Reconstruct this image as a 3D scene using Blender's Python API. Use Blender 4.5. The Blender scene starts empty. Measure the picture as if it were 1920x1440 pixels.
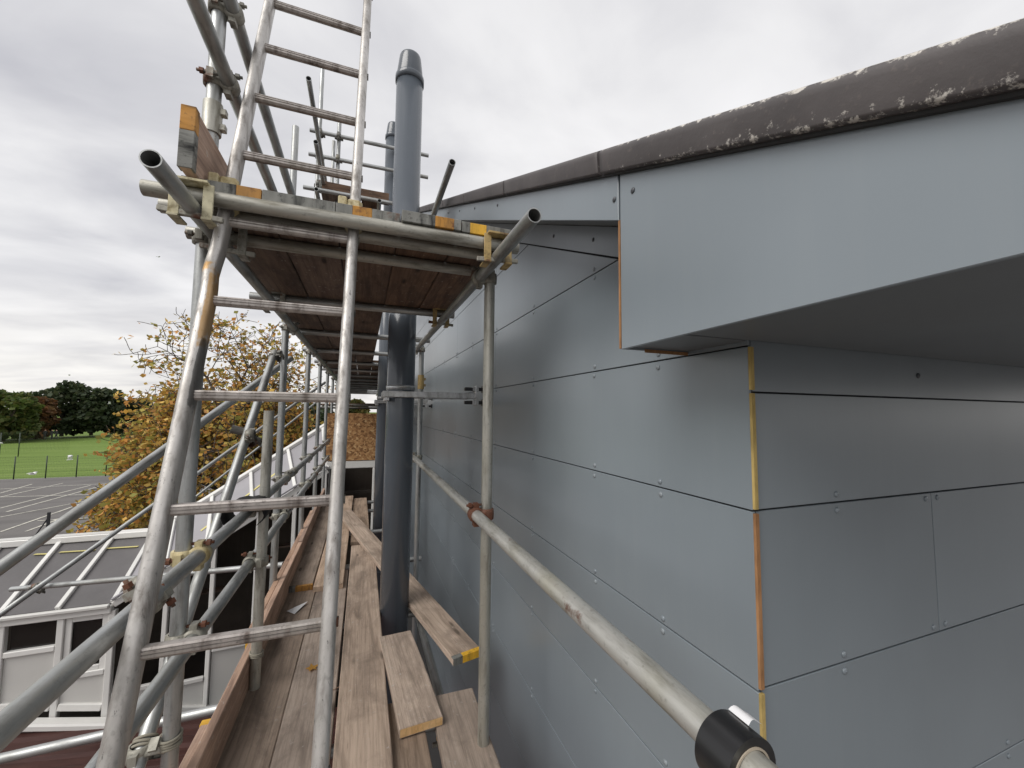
import bpy, bmesh, math, random
from mathutils import Vector, Matrix
random.seed(7)
C = bpy.context.scene.collection
# ------------------------------------------------------------------ camera
EYE = Vector((0, 0, 6.0))
yc = Vector((681-960, -50, -748)).normalized()
xc = Vector((2979-960, -73, -748)); xc = (xc - yc*xc.dot(yc)).normalized()
zc = xc.cross(yc)
cam = bpy.data.cameras.new('camera'); cam.sensor_width = 36; cam.lens = 748/1920*36
cam.clip_start = 0.02; cam.clip_end = 3000
camo = bpy.data.objects.new('camera', cam); C.objects.link(camo)
camo.matrix_world = Matrix.Translation(EYE) @ Matrix((xc, yc, zc)).to_4x4()
bpy.context.scene.camera = camo
# ------------------------------------------------------------------ sky
SUN_EL, SUN_AZ = math.radians(46), math.radians(245)      # azimuth clockwise from +Y
W = bpy.data.worlds.new('World'); bpy.context.scene.world = W; W.use_nodes = True
nt = W.node_tree; nt.nodes.clear()
def wn(t, **k):
    n = nt.nodes.new(t)
    for a, b in k.items(): setattr(n, a, b)
    return n
def wl(a, b): nt.links.new(a, b)
def wmath(op, a, b=None):
    n = wn('ShaderNodeMath', operation=op)
    for i, v in enumerate((a, b)):
        if v is None: continue
        if isinstance(v, (int, float)): n.inputs[i].default_value = v
        else: wl(v, n.inputs[i])
    return n.outputs[0]
geo = wn('ShaderNodeTexCoord'); sep = wn('ShaderNodeSeparateXYZ'); wl(geo.outputs['Generated'], sep.inputs[0])
zz = wmath('ADD', wmath('ABSOLUTE', sep.outputs[2]), 0.16)
comb = wn('ShaderNodeCombineXYZ')
wl(wmath('DIVIDE', sep.outputs[0], zz), comb.inputs[0]); wl(wmath('DIVIDE', sep.outputs[1], zz), comb.inputs[1])
def cloud(scale, detail, rough, off):
    mp = wn('ShaderNodeMapping'); mp.inputs['Location'].default_value = off; mp.inputs['Rotation'].default_value = (0, 0, 0.5)
    mp.inputs['Scale'].default_value = (1.0, 1.5, 1)
    wl(comb.outputs[0], mp.inputs[0]); n = wn('ShaderNodeTexNoise'); n.inputs['Scale'].default_value = scale
    n.inputs['Detail'].default_value = detail; n.inputs['Roughness'].default_value = rough; n.inputs['Distortion'].default_value = 0.35
    wl(mp.outputs[0], n.inputs['Vector']); return n.outputs['Fac']
c1 = cloud(0.55, 4, 0.5, (3.4, 1.2, 0)); c2 = cloud(1.7, 7, 0.52, (0.3, 5.2, 0))
cs = wmath('ADD', wmath('MULTIPLY', c1, 0.62), wmath('MULTIPLY', c2, 0.38))
ramp = wn('ShaderNodeValToRGB'); wl(cs, ramp.inputs[0]); e = ramp.color_ramp.elements
e[0].position = 0.34; e[0].color = (0.50, 0.50, 0.535, 1); e[1].position = 0.66; e[1].color = (0.93, 0.92, 0.925, 1)
m = e.new(0.50); m.color = (0.76, 0.755, 0.765, 1)
hz = wn('ShaderNodeValToRGB'); wl(wmath('ABSOLUTE', sep.outputs[2]), hz.inputs[0]); e = hz.color_ramp.elements
e[0].position = 0.0; e[0].color = (0.75, 0.75, 0.75, 1); e[1].position = 0.22; e[1].color = (0, 0, 0, 1)
mixh = wn('ShaderNodeMixRGB'); wl(hz.outputs[0], mixh.inputs[0]); wl(ramp.outputs[0], mixh.inputs[1])
strk = cloud(2.2, 5, 0.5, (8, 2, 0)); rs = wn('ShaderNodeValToRGB'); wl(strk, rs.inputs[0]); e = rs.color_ramp.elements
e[0].position = 0.38; e[0].color = (0.66, 0.64, 0.63, 1); e[1].position = 0.6; e[1].color = (0.88, 0.85, 0.80, 1)
wl(rs.outputs[0], mixh.inputs[2])
nish = wn('ShaderNodeTexSky', sky_type='NISHITA'); nish.sun_disc = False; nish.sun_elevation = SUN_EL; nish.sun_rotation = SUN_AZ
nb = wn('ShaderNodeBackground'); wl(nish.outputs[0], nb.inputs[0]); nb.inputs[1].default_value = 0.05
cb = wn('ShaderNodeBackground'); wl(mixh.outputs[0], cb.inputs[0]); cb.inputs[1].default_value = 0.78
mx = wn('ShaderNodeMixShader'); mx.inputs[0].default_value = 0.94; wl(nb.outputs[0], mx.inputs[1]); wl(cb.outputs[0], mx.inputs[2])
wo = wn('ShaderNodeOutputWorld'); wl(mx.outputs[0], wo.inputs[0])
# ------------------------------------------------------------------ sun (veiled by cloud: wide and weak)
sl = bpy.data.lights.new('sun', 'SUN'); sl.energy = 1.5; sl.angle = math.radians(40); sl.color = (1.0, 0.965, 0.92)
so = bpy.data.objects.new('sun', sl); C.objects.link(so); so.location = (-5, -8, 30)
sd = Vector((math.sin(SUN_AZ)*math.cos(SUN_EL), math.cos(SUN_AZ)*math.cos(SUN_EL), math.sin(SUN_EL)))
so.rotation_euler = sd.to_track_quat('Z', 'Y').to_euler()
vs = bpy.context.scene.view_settings; vs.view_transform = 'Standard'; vs.look = 'None'; vs.gamma = 1; vs.exposure = 0.60
cy_ = bpy.context.scene.cycles; cy_.max_bounces = 6; cy_.diffuse_bounces = 3; cy_.glossy_bounces = 3; cy_.transmission_bounces = 3; cy_.transparent_max_bounces = 4
# ------------------------------------------------------------------ materials
def mat(name, rough=0.5, metal=0.0, spec=0.5):
    m = bpy.data.materials.new(name); m.use_nodes = True
    b = m.node_tree.nodes['Principled BSDF']
    b.inputs['Roughness'].default_value = rough; b.inputs['Metallic'].default_value = metal
    b.inputs['Specular IOR Level'].default_value = spec
    return m, m.node_tree, b
def node(t, kind, **k):
    n = t.nodes.new(kind)
    for a, b in k.items():
        if a[0].isupper() or a.isdigit():
            n.inputs[int(a) if a.isdigit() else a.replace('_', ' ')].default_value = b
        else: setattr(n, a, b)
    return n
def coords(t, scale=(1, 1, 1), rnd=True):
    tc = node(t, 'ShaderNodeTexCoord'); mp = node(t, 'ShaderNodeMapping'); mp.inputs['Scale'].default_value = scale
    t.links.new(tc.outputs['Object'], mp.inputs['Vector'])
    if rnd:
        oi = node(t, 'ShaderNodeObjectInfo'); mm = node(t, 'ShaderNodeMath', operation='MULTIPLY'); mm.inputs[1].default_value = 37
        t.links.new(oi.outputs['Random'], mm.inputs[0]); cx = node(t, 'ShaderNodeCombineXYZ')
        for i in range(3): t.links.new(mm.outputs[0], cx.inputs[i])
        t.links.new(cx.outputs[0], mp.inputs['Location'])
    return mp.outputs[0]
def noise(t, vec, scale, detail=4, rough=0.5, dist=0.0):
    n = node(t, 'ShaderNodeTexNoise', Scale=scale, Detail=detail, Roughness=rough, Distortion=dist)
    t.links.new(vec, n.inputs['Vector']); return n.outputs['Fac']
def ramp_(t, fac, stops):
    r = node(t, 'ShaderNodeValToRGB'); t.links.new(fac, r.inputs[0]); el = r.color_ramp.elements
    while len(el) < len(stops): el.new(0.5)
    for x, (p, c) in zip(el, stops):
        x.position = p; x.color = (*c, 1) if len(c) == 3 else c
    return r.outputs[0]
def mixc(t, fac, a, b, mode='MIX'):
    n = node(t, 'ShaderNodeMixRGB', blend_type=mode)
    for i, v in enumerate((fac, a, b)):
        if isinstance(v, (int, float)): n.inputs[i].default_value = v
        elif isinstance(v, tuple): n.inputs[i].default_value = (*v, 1)
        else: t.links.new(v, n.inputs[i])
    return n.outputs[0]
def bump(t, b, h, strength, dist):
    n = node(t, 'ShaderNodeBump', Strength=strength, Distance=dist); t.links.new(h, n.inputs['Height']); t.links.new(n.outputs[0], b.inputs['Normal'])
MAT = {}
def galv(name, base, dirt, metal=0.55, rough=0.47, rust=0.0, tint=None, spk=0.6):
    m, t, b = mat(name, rough, metal)
    v = coords(t, (1, 1, 0.18)); f = noise(t, v, 26, 6, 0.62)
    v2 = coords(t, (1, 1, 1)); g = noise(t, v2, 70, 3, 0.6); big = noise(t, v2, 3.0, 4, 0.6)
    c = ramp_(t, f, [(0.32, dirt), (0.5, base), (0.72, tuple(min(1, x*1.25) for x in base))])
    c = mixc(t, ramp_(t, g, [(0.58, (0, 0, 0)), (0.72, (spk,)*3)]), c, tuple(x*0.5 for x in dirt))
    c = mixc(t, ramp_(t, big, [(0.45, (0, 0, 0)), (0.75, (0.55, 0.55, 0.55))]), c, (0.33, 0.31, 0.24) if not tint else tint)
    if rust:
        rn = noise(t, v2, 9, 5, 0.65)
        c = mixc(t, ramp_(t, rn, [(0.62-rust, (0, 0, 0)), (0.7-rust, (0.9, 0.9, 0.9))]), c, (0.14, 0.055, 0.03))
    t.links.new(c, b.inputs['Base Color'])
    t.links.new(ramp_(t, f, [(0.3, (rough+.2,)*3), (0.7, (rough-.08,)*3)]), b.inputs['Roughness'])
    bump(t, b, g, 0.15, 0.002); MAT[name] = m
galv('galvanised', (0.42, 0.43, 0.425), (0.21, 0.21, 0.20), 0.8, 0.40, 0.0, (0.33, 0.32, 0.28), 0.25)
galv('galvanised_old', (0.44, 0.43, 0.385), (0.20, 0.19, 0.16), 0.6, 0.45, 0.0, None, 0.4)
galv('rail_worn', (0.46, 0.455, 0.425), (0.21, 0.205, 0.18), 0.5, 0.42, -0.02, (0.36, 0.33, 0.20), 0.35)
galv('dark_steel', (0.17, 0.165, 0.15), (0.08, 0.075, 0.065), 0.5, 0.55, 0.06)
galv('coupler_steel', (0.33, 0.32, 0.28), (0.14, 0.13, 0.11), 0.45, 0.55, 0.05)
galv('rust', (0.16, 0.07, 0.045), (0.07, 0.03, 0.02), 0.2, 0.75, 0.2)
galv('cream_paint', (0.52, 0.48, 0.33), (0.20, 0.17, 0.10), 0.05, 0.6, -0.02, (0.5, 0.33, 0.05))
galv('yellow_clip', (0.45, 0.32, 0.13), (0.14, 0.10, 0.05), 0.1, 0.6, 0.03)
galv('aluminium', (0.55, 0.54, 0.52), (0.30, 0.285, 0.27), 0.65, 0.42)
galv('alu_rung', (0.42, 0.385, 0.36), (0.16, 0.13, 0.115), 0.5, 0.45)
galv('bracket_zinc', (0.55, 0.56, 0.57), (0.36, 0.37, 0.37), 0.7, 0.4)
galv('hoop_grey', (0.24, 0.24, 0.22), (0.02, 0.02, 0.02), 0.2, 0.7, -0.02, (0.05, 0.05, 0.045))
galv('hoop_orange', (0.50, 0.235, 0.04), (0.12, 0.07, 0.03), 0.0, 0.7, 0.06, (0.16, 0.13, 0.09))
galv('hoop_yellow', (0.75, 0.42, 0.03), (0.45, 0.25, 0.03), 0.0, 0.55, -0.06, (0.7, 0.42, 0.06))
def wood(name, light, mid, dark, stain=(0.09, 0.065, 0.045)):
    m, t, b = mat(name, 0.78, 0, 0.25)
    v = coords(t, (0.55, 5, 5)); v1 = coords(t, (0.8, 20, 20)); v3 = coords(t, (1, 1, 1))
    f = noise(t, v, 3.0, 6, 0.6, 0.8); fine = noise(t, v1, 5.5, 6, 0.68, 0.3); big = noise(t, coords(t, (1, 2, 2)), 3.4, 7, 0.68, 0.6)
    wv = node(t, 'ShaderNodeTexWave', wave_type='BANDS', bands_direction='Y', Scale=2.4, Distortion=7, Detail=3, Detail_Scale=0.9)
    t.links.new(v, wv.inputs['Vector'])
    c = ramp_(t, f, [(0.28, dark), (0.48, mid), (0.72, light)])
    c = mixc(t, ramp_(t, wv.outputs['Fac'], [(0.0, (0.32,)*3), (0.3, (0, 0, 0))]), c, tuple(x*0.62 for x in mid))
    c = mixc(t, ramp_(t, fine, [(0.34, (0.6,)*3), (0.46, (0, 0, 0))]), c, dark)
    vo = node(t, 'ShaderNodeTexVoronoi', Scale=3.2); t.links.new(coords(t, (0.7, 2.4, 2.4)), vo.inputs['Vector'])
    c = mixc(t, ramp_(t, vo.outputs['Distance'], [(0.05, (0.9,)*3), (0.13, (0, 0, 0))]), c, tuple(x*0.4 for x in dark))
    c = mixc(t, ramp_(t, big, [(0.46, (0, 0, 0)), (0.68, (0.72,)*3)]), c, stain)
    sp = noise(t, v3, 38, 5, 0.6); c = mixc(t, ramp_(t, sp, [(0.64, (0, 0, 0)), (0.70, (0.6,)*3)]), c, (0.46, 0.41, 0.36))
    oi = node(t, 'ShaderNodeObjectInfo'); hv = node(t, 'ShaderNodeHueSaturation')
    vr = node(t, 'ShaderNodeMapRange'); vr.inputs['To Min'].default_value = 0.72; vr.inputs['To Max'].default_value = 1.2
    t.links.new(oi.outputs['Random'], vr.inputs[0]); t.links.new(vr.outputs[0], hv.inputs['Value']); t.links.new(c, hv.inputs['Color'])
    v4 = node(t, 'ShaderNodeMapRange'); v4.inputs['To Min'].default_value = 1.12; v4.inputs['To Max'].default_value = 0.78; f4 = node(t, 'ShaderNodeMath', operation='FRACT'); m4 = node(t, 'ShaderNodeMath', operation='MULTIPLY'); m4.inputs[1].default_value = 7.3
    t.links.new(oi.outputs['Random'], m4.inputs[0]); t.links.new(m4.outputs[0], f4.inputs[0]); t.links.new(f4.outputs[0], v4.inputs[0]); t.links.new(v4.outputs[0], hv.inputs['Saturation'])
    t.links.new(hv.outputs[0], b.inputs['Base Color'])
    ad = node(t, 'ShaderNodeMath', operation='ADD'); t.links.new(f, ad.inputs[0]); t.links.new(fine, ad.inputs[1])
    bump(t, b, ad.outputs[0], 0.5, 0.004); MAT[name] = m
wood('board_wood', (0.54, 0.42, 0.325), (0.42, 0.318, 0.242), (0.20, 0.148, 0.11), (0.19, 0.145, 0.112))
wood('toe_wood', (0.54, 0.37, 0.27), (0.42, 0.275, 0.195), (0.20, 0.125, 0.09), (0.24, 0.16, 0.12))
wood('fresh_cut', (0.66, 0.47, 0.28), (0.55, 0.37, 0.20), (0.42, 0.26, 0.13), (0.5, 0.34, 0.18))
wood('under_wood', (0.25, 0.165, 0.115), (0.175, 0.112, 0.078), (0.07, 0.045, 0.034), (0.05, 0.037, 0.03))  # darker copy of the board wood: platform underside shade put into the colour
# cladding
def cladding(name, col, rough, var=0.06, dirt=0.22, spec=0.55):
    m, t, b = mat(name, rough, 0.0, spec)
    v = coords(t, (1, 1, 1)); f = noise(t, v, 1.6, 3, 0.5); g = noise(t, v, 420, 2, 0.5); d = noise(t, v, 22, 6, 0.62); sm = noise(t, v, 4.5, 6, 0.6, 0.8); dr = noise(t, coords(t, (9, 9, 0.5)), 3, 5, 0.6)
    c = ramp_(t, f, [(0.3, tuple(x*(1-var) for x in col)), (0.7, tuple(x*(1+var) for x in col))])
    c = mixc(t, ramp_(t, d, [(0.68, (0, 0, 0)), (0.76, (dirt,)*3)]), c, (0.36, 0.36, 0.35))
    c = mixc(t, ramp_(t, dr, [(0.5, (0, 0, 0)), (0.75, (0.035,)*3)]), c, (0.42, 0.42, 0.40))
    oi = node(t, 'ShaderNodeObjectInfo'); vr = node(t, 'ShaderNodeMapRange'); vr.inputs['To Min'].default_value = 0.955; vr.inputs['To Max'].default_value = 1.045
    t.links.new(oi.outputs['Random'], vr.inputs[0]); hv = node(t, 'ShaderNodeHueSaturation'); t.links.new(vr.outputs[0], hv.inputs['Value']); t.links.new(c, hv.inputs['Color']); c = hv.outputs[0]
    t.links.new(c, b.inputs['Base Color'])
    t.links.new(ramp_(t, sm, [(0.3, (rough*.97,)*3), (0.7, (rough*1.04,)*3)]), b.inputs['Roughness'])
    bump(t, b, g, 0.02 if dirt > .05 else 0.004, 0.0006); MAT[name] = m
cladding('panel_grey', (0.212, 0.246, 0.272), 0.29, 0.07, 0.0, 0.75)
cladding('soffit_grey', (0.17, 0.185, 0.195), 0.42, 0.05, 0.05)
cladding('screw_grey', (0.25, 0.28, 0.30), 0.4)
cladding('screw_dark', (0.07, 0.075, 0.085), 0.4)
cladding('flue_grey', (0.085, 0.098, 0.115), 0.2, 0.04, 0.08)
cladding('upvc', (0.74, 0.73, 0.70), 0.35, 0.05)
cladding('upvc_panel', (0.60, 0.59, 0.56), 0.5, 0.05)
cladding('roof_sheet_dark', (0.115, 0.108, 0.108), 0.55, 0.14)
cladding('roof_sheet_pale', (0.30, 0.29, 0.305), 0.5, 0.08)  # lighter copy of the roof sheet: rising facet's brighter light put into the colour
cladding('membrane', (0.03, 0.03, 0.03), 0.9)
cladding('interior_dark', (0.06, 0.048, 0.038), 0.9, 0.4)
cladding('black_plastic', (0.012, 0.012, 0.013), 0.3)
cladding('black_rubber', (0.012, 0.012, 0.013), 0.7, 0.06, 0.03, 0.25)
cladding('tape_core', (0.42, 0.36, 0.28), 0.8)
cladding('paper_white', (0.75, 0.75, 0.76), 0.7)
cladding('yellow_line', (0.62, 0.55, 0.22), 0.7)
cladding('rope', (0.27, 0.25, 0.20), 0.95)
cladding('fence_green', (0.02, 0.035, 0.02), 0.5)
cladding('gull_white', (0.8, 0.8, 0.8), 0.7)
cladding('gull_grey', (0.42, 0.43, 0.45), 0.7)
cladding('cloth_dark', (0.02, 0.02, 0.024), 0.9)
cladding('skin', (0.45, 0.28, 0.2), 0.7)
def raw_edge(name, col):
    m, t, b = mat(name, 0.85, 0, 0.2); v = coords(t, (1, 1, 0.25), False); f = noise(t, v, 30, 5, 0.7)
    t.links.new(ramp_(t, f, [(0.3, tuple(x*0.55 for x in col)), (0.55, col), (0.8, tuple(min(1, x*1.35) for x in col))]), b.inputs['Base Color']); MAT[name] = m
raw_edge('raw_orange', (0.36, 0.19, 0.09)); raw_edge('raw_yellow', (0.50, 0.37, 0.14))
# verge capping with lichen
m, t, b = mat('verge_cap', 0.55, 0, 0.4)
v = coords(t, (1, 1, 1)); f = noise(t, v, 6, 5, 0.6); g = noise(t, v, 60, 4, 0.65); l = noise(t, v, 48, 8, 0.75)
c = ramp_(t, f, [(0.3, (0.068, 0.061, 0.061)), (0.7, (0.10, 0.089, 0.088))])
c = mixc(t, ramp_(t, g, [(0.6, (0, 0, 0)), (0.75, (0.4,)*3)]), c, (0.2, 0.17, 0.15))
at = node(t, 'ShaderNodeAttribute', attribute_name='lichen')
mu = node(t, 'ShaderNodeMath', operation='MULTIPLY'); t.links.new(at.outputs['Fac'], mu.inputs[0]); t.links.new(l, mu.inputs[1])
lm = ramp_(t, mu.outputs[0], [(0.47, (0, 0, 0)), (0.53, (0.95,)*3)])
c = mixc(t, lm, c, (0.58, 0.55, 0.50)); t.links.new(c, b.inputs['Base Color'])
ad = node(t, 'ShaderNodeMath', operation='ADD'); t.links.new(lm, ad.inputs[0]); t.links.new(g, ad.inputs[1]); bump(t, b, ad.outputs[0], 0.35, 0.002); MAT['verge_cap'] = m
m, t, b = mat('osb', 0.8, 0, 0.25); v = coords(t, (13, 13, 17), False)
vo = node(t, 'ShaderNodeTexVoronoi', Scale=2.2, Randomness=1.0); n2 = node(t, 'ShaderNodeTexNoise', Scale=2.0, Detail=3)
t.links.new(v, n2.inputs['Vector']); vv = mixc(t, 0.35, v, n2.outputs['Color'], 'ADD'); t.links.new(vv, vo.inputs['Vector'])
hs = node(t, 'ShaderNodeSeparateColor'); t.links.new(vo.outputs['Color'], hs.inputs[0])
c = ramp_(t, hs.outputs[0], [(0.0, (0.13, 0.06, 0.025)), (0.45, (0.30, 0.155, 0.065)), (0.8, (0.42, 0.24, 0.105)), (1.0, (0.52, 0.34, 0.17))])
t.links.new(c, b.inputs['Base Color']); MAT['osb'] = m
m, t, b = mat('brown_roof', 0.5, 0, 0.4); v = coords(t, (0.5, 3, 3), False); f = noise(t, v, 3, 5, 0.6)
t.links.new(ramp_(t, f, [(0.3, (0.045, 0.018, 0.015)), (0.7, (0.085, 0.036, 0.03))]), b.inputs['Base Color']); MAT['brown_roof'] = m
m, t, b = mat('tarmac', 0.85, 0, 0.3); v = coords(t, (1, 1, 1), False)
f = noise(t, v, 0.12, 5, 0.6); g = noise(t, v, 40, 3, 0.7); s = noise(t, coords(t, (0.2, 1.4, 1), False), 0.6, 4, 0.6)
c = ramp_(t, f, [(0.3, (0.125, 0.117, 0.112)), (0.7, (0.185, 0.175, 0.167))]); c = mixc(t, ramp_(t, s, [(0.5, (0, 0, 0)), (0.7, (0.5,)*3)]), c, (0.085, 0.08, 0.078))
c = mixc(t, ramp_(t, g, [(0.4, (0.3,)*3), (0.6, (0, 0, 0))]), c, (0.07, 0.066, 0.064)); t.links.new(c, b.inputs['Base Color']); bump(t, b, g, 0.4, 0.01); MAT['tarmac'] = m
m, t, b = mat('field', 0.9, 0, 0.15); f = noise(t, coords(t, (0.08, 0.5, 1), False), 0.5, 5, 0.6); g = noise(t, coords(t, (1, 1, 1), False), 3.0, 6, 0.75)
c = ramp_(t, f, [(0.25, (0.115, 0.175, 0.035)), (0.55, (0.155, 0.225, 0.05)), (0.8, (0.205, 0.265, 0.08))]); c = mixc(t, ramp_(t, g, [(0.35, (0.5,)*3), (0.6, (0, 0, 0))]), c, (0.085, 0.14, 0.03))
t.links.new(c, b.inputs['Base Color']); bump(t, b, g, 0.6, 0.05); MAT['field'] = m
m, t, b = mat('paint_line', 0.75, 0, 0.3); f = noise(t, coords(t, (1, 1, 1), False), 6, 6, 0.7)
t.links.new(ramp_(t, f, [(0.35, (0.34, 0.33, 0.29)), (0.55, (0.62, 0.60, 0.52))]), b.inputs['Base Color']); MAT['paint_line'] = m
m, t, b = mat('bark', 0.9, 0, 0.2); f = noise(t, coords(t, (6, 6, 1)), 5, 6, 0.7)
t.links.new(ramp_(t, f, [(0.3, (0.05, 0.04, 0.032)), (0.7, (0.15, 0.125, 0.10))]), b.inputs['Base Color']); bump(t, b, f, 0.6, 0.02); MAT['bark'] = m
m, t, b = mat('leaf', 0.6, 0, 0.3); at = node(t, 'ShaderNodeAttribute', attribute_name='tint'); t.links.new(at.outputs['Color'], b.inputs['Base Color'])
b.inputs['Subsurface Weight'].default_value = 0.0
tr = node(t, 'ShaderNodeBsdfTranslucent'); t.links.new(at.outputs['Color'], tr.inputs['Color']); ms = node(t, 'ShaderNodeMixShader'); ms.inputs[0].default_value = 0.35
t.links.new(b.outputs[0], ms.inputs[1]); t.links.new(tr.outputs[0], ms.inputs[2]); t.links.new(ms.outputs[0], t.nodes['Material Output'].inputs[0]); MAT['leaf'] = m
m, t, b = mat('window_glass', 0.06, 0, 0.5); b.inputs['Base Color'].default_value = (0.02, 0.018, 0.016, 1); b.inputs['Alpha'].default_value = 0.8; MAT['window_glass'] = m
# ladder stile with orange/yellow paint daubs and black smear
galv('stile', (0.52, 0.50, 0.475), (0.24, 0.22, 0.20), 0.65, 0.42, 0.0, (0.30, 0.28, 0.25), 0.35)
m = MAT['stile']; t = m.node_tree; b = t.nodes['Principled BSDF']; old = b.inputs['Base Color'].links[0].from_socket
dk = noise(t, coords(t, (34, 34, 2.2)), 3.0, 6, 0.75)
c = mixc(t, ramp_(t, dk, [(0.60, (0, 0, 0)), (0.66, (0.8,)*3)]), old, (0.09, 0.085, 0.08))
at = node(t, 'ShaderNodeAttribute', attribute_name='daub'); sx = node(t, 'ShaderNodeSeparateColor'); t.links.new(at.outputs['Color'], sx.inputs[0])
pn = noise(t, coords(t, (1, 1, 1), False), 28, 5, 0.7)
def thr(s):
    mu = node(t, 'ShaderNodeMath', operation='MULTIPLY_ADD'); t.links.new(pn, mu.inputs[0]); mu.inputs[1].default_value = 0.9
    sb = node(t, 'ShaderNodeMath', operation='SUBTRACT'); t.links.new(s, sb.inputs[0]); sb.inputs[1].default_value = 0.45; t.links.new(sb.outputs[0], mu.inputs[2])
    return ramp_(t, mu.outputs[0], [(0.47, (0, 0, 0)), (0.62, (0.68,)*3)])
c = mixc(t, thr(sx.outputs[0]), c, (0.46, 0.24, 0.035)); c = mixc(t, thr(sx.outputs[1]), c, (0.03, 0.033, 0.032)); t.links.new(c, b.inputs['Base Color'])
# ------------------------------------------------------------------ mesh helpers
def link(name, me, mt, parent=None, smooth=False):
    o = bpy.data.objects.new(name, me); C.objects.link(o)
    if mt: 
        me.materials.clear(); me.materials.append(MAT[mt])
    if smooth:
        for p in me.polygons: p.use_smooth = True
    if parent: o.parent = parent; o.matrix_parent_inverse = parent.matrix_world.inverted()
    return o
def pyd(name, v, f, mt, parent=None, smooth=False):
    me = bpy.data.meshes.new(name); me.from_pydata([tuple(x) for x in v], [], f); me.update(); return link(name, me, mt, parent, smooth)
def tag(o, label=None, cat=None, group=None, kind=None):
    for k, x in (('label', label), ('category', cat), ('group', group), ('kind', kind)):
        if x: o[k] = x
    return o
def empty(name, loc, label, cat, group=None):
    o = bpy.data.objects.new(name, None); C.objects.link(o); o.location = loc; o.empty_display_size = 0.1
    bpy.context.view_layer.update(); return tag(o, label, cat, group)
def axes(d, up=Vector((0, 0, 1))):
    d = Vector(d).normalized()
    if abs(d.dot(up)) > 0.98: up = Vector((0, 1, 0))
    s = up.cross(d).normalized(); return d, s, d.cross(s)
def bar(name, p0, p1, w, h, mt, parent=None, bev=0.0, up=(0, 0, 1), roll=0.0):
    """rectangular bar from p0 to p1: local X along it, Y = width w, Z = height h"""
    p0, p1 = Vector(p0), Vector(p1); d, s, u = axes(p1-p0, Vector(up)); L = (p1-p0).length
    if roll:
        q = Matrix.Rotation(roll, 3, d); s = q @ s; u = q @ u
    bm = bmesh.new(); bmesh.ops.create_cube(bm, size=1)
    for v in bm.verts: v.co = Vector((v.co.x*L, v.co.y*w, v.co.z*h))
    if bev: bmesh.ops.bevel(bm, geom=bm.edges[:], offset=bev, segments=1, affect='EDGES')
    me = bpy.data.meshes.new(name); bm.to_mesh(me); bm.free()
    o = link(name, me, mt); o.matrix_world = Matrix.Translation((p0+p1)/2) @ Matrix((d, s, u)).transposed().to_4x4()
    if parent: o.parent = parent; o.matrix_parent_inverse = parent.matrix_world.inverted()
    return o
def box(name, a, b, mt, parent=None, bev=0.0):
    a, b = Vector(a), Vector(b); return bar(name, (a.x, (a.y+b.y)/2, (a.z+b.z)/2), (b.x, (a.y+b.y)/2, (a.z+b.z)/2), abs(b.y-a.y), abs(b.z-a.z), mt, parent, bev)
TR = 0.02415
def ringmesh(name, r, ri, L, n=20):
    v, f = [], []
    for _ in range(2):
        for z in (-L/2, L/2):
            for rr in (r, ri):
                for i in range(n):
                    a = 2*math.pi*i/n; v.append((rr*math.cos(a), rr*math.sin(a), z))
    for i in range(n):
        j = (i+1) % n; m = 4*n
        f += [(i, j, 2*n+j, 2*n+i), (n+j, n+i, 3*n+i, 3*n+j), (m+j, m+i, m+n+i, m+n+j), (m+2*n+i, m+2*n+j, m+3*n+j, m+3*n+i)]
    me = bpy.data.meshes.new(name); me.from_pydata(v, [], f); me.update()
    for p in me.polygons: p.use_smooth = p.index % 4 < 2
    return me
def orient(o, p0, p1, parent=None):
    p0, p1 = Vector(p0), Vector(p1); d = (p1-p0).normalized()
    o.matrix_world = Matrix.Translation((p0+p1)/2) @ d.to_track_quat('Z', 'Y').to_matrix().to_4x4()
    if parent: o.parent = parent; o.matrix_parent_inverse = parent.matrix_world.inverted()
    return o
def tube(name, p0, p1, mt='galvanised', parent=None, r=TR, ri=None, n=20):
    L = (Vector(p1)-Vector(p0)).length
    return orient(link(name, ringmesh(name, r, ri if ri else r*0.86, L, n), mt), p0, p1, parent)
def rod(name, p0, p1, r, mt, parent=None, n=12):
    L = (Vector(p1)-Vector(p0)).length; bm = bmesh.new()
    bmesh.ops.create_cone(bm, cap_ends=True, segments=n, radius1=r, radius2=r, depth=L)
    me = bpy.data.meshes.new(name); bm.to_mesh(me); bm.free()
    for p in me.polygons: p.use_smooth = len(p.vertices) == 4
    return orient(link(name, me, mt), p0, p1, parent)
def lathe(name, c, prof, mt, parent=None, n=40):
    v, f = [], []
    for r, z in prof:
        for i in range(n): a = 2*math.pi*i/n; v.append((c[0]+r*math.cos(a), c[1]+r*math.sin(a), c[2]+z))
    for k in range(len(prof)-1):
        for i in range(n): j = (i+1) % n; f.append((k*n+i, k*n+j, (k+1)*n+j, (k+1)*n+i))
    return pyd(name, v, f, mt, parent, True)
def slab(name, poly, nrm, th, mt, parent=None, bev=0.0):
    """flat polygon (list of points) pushed back along -nrm by th"""
    nrm = Vector(nrm).normalized(); bm = bmesh.new()
    a = [bm.verts.new(Vector(p)) for p in poly]; b = [bm.verts.new(Vector(p)-nrm*th) for p in poly]; n = len(poly)
    bm.faces.new(a); bm.faces.new(b[::-1])
    for i in range(n): j = (i+1) % n; bm.faces.new((a[j], a[i], b[i], b[j]))
    bmesh.ops.recalc_face_normals(bm, faces=bm.faces[:])
    if bev: bmesh.ops.bevel(bm, geom=bm.edges[:], offset=bev, segments=1, affect='EDGES')
    me = bpy.data.meshes.new(name); bm.to_mesh(me); bm.free(); return link(name, me, mt, parent)
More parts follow.
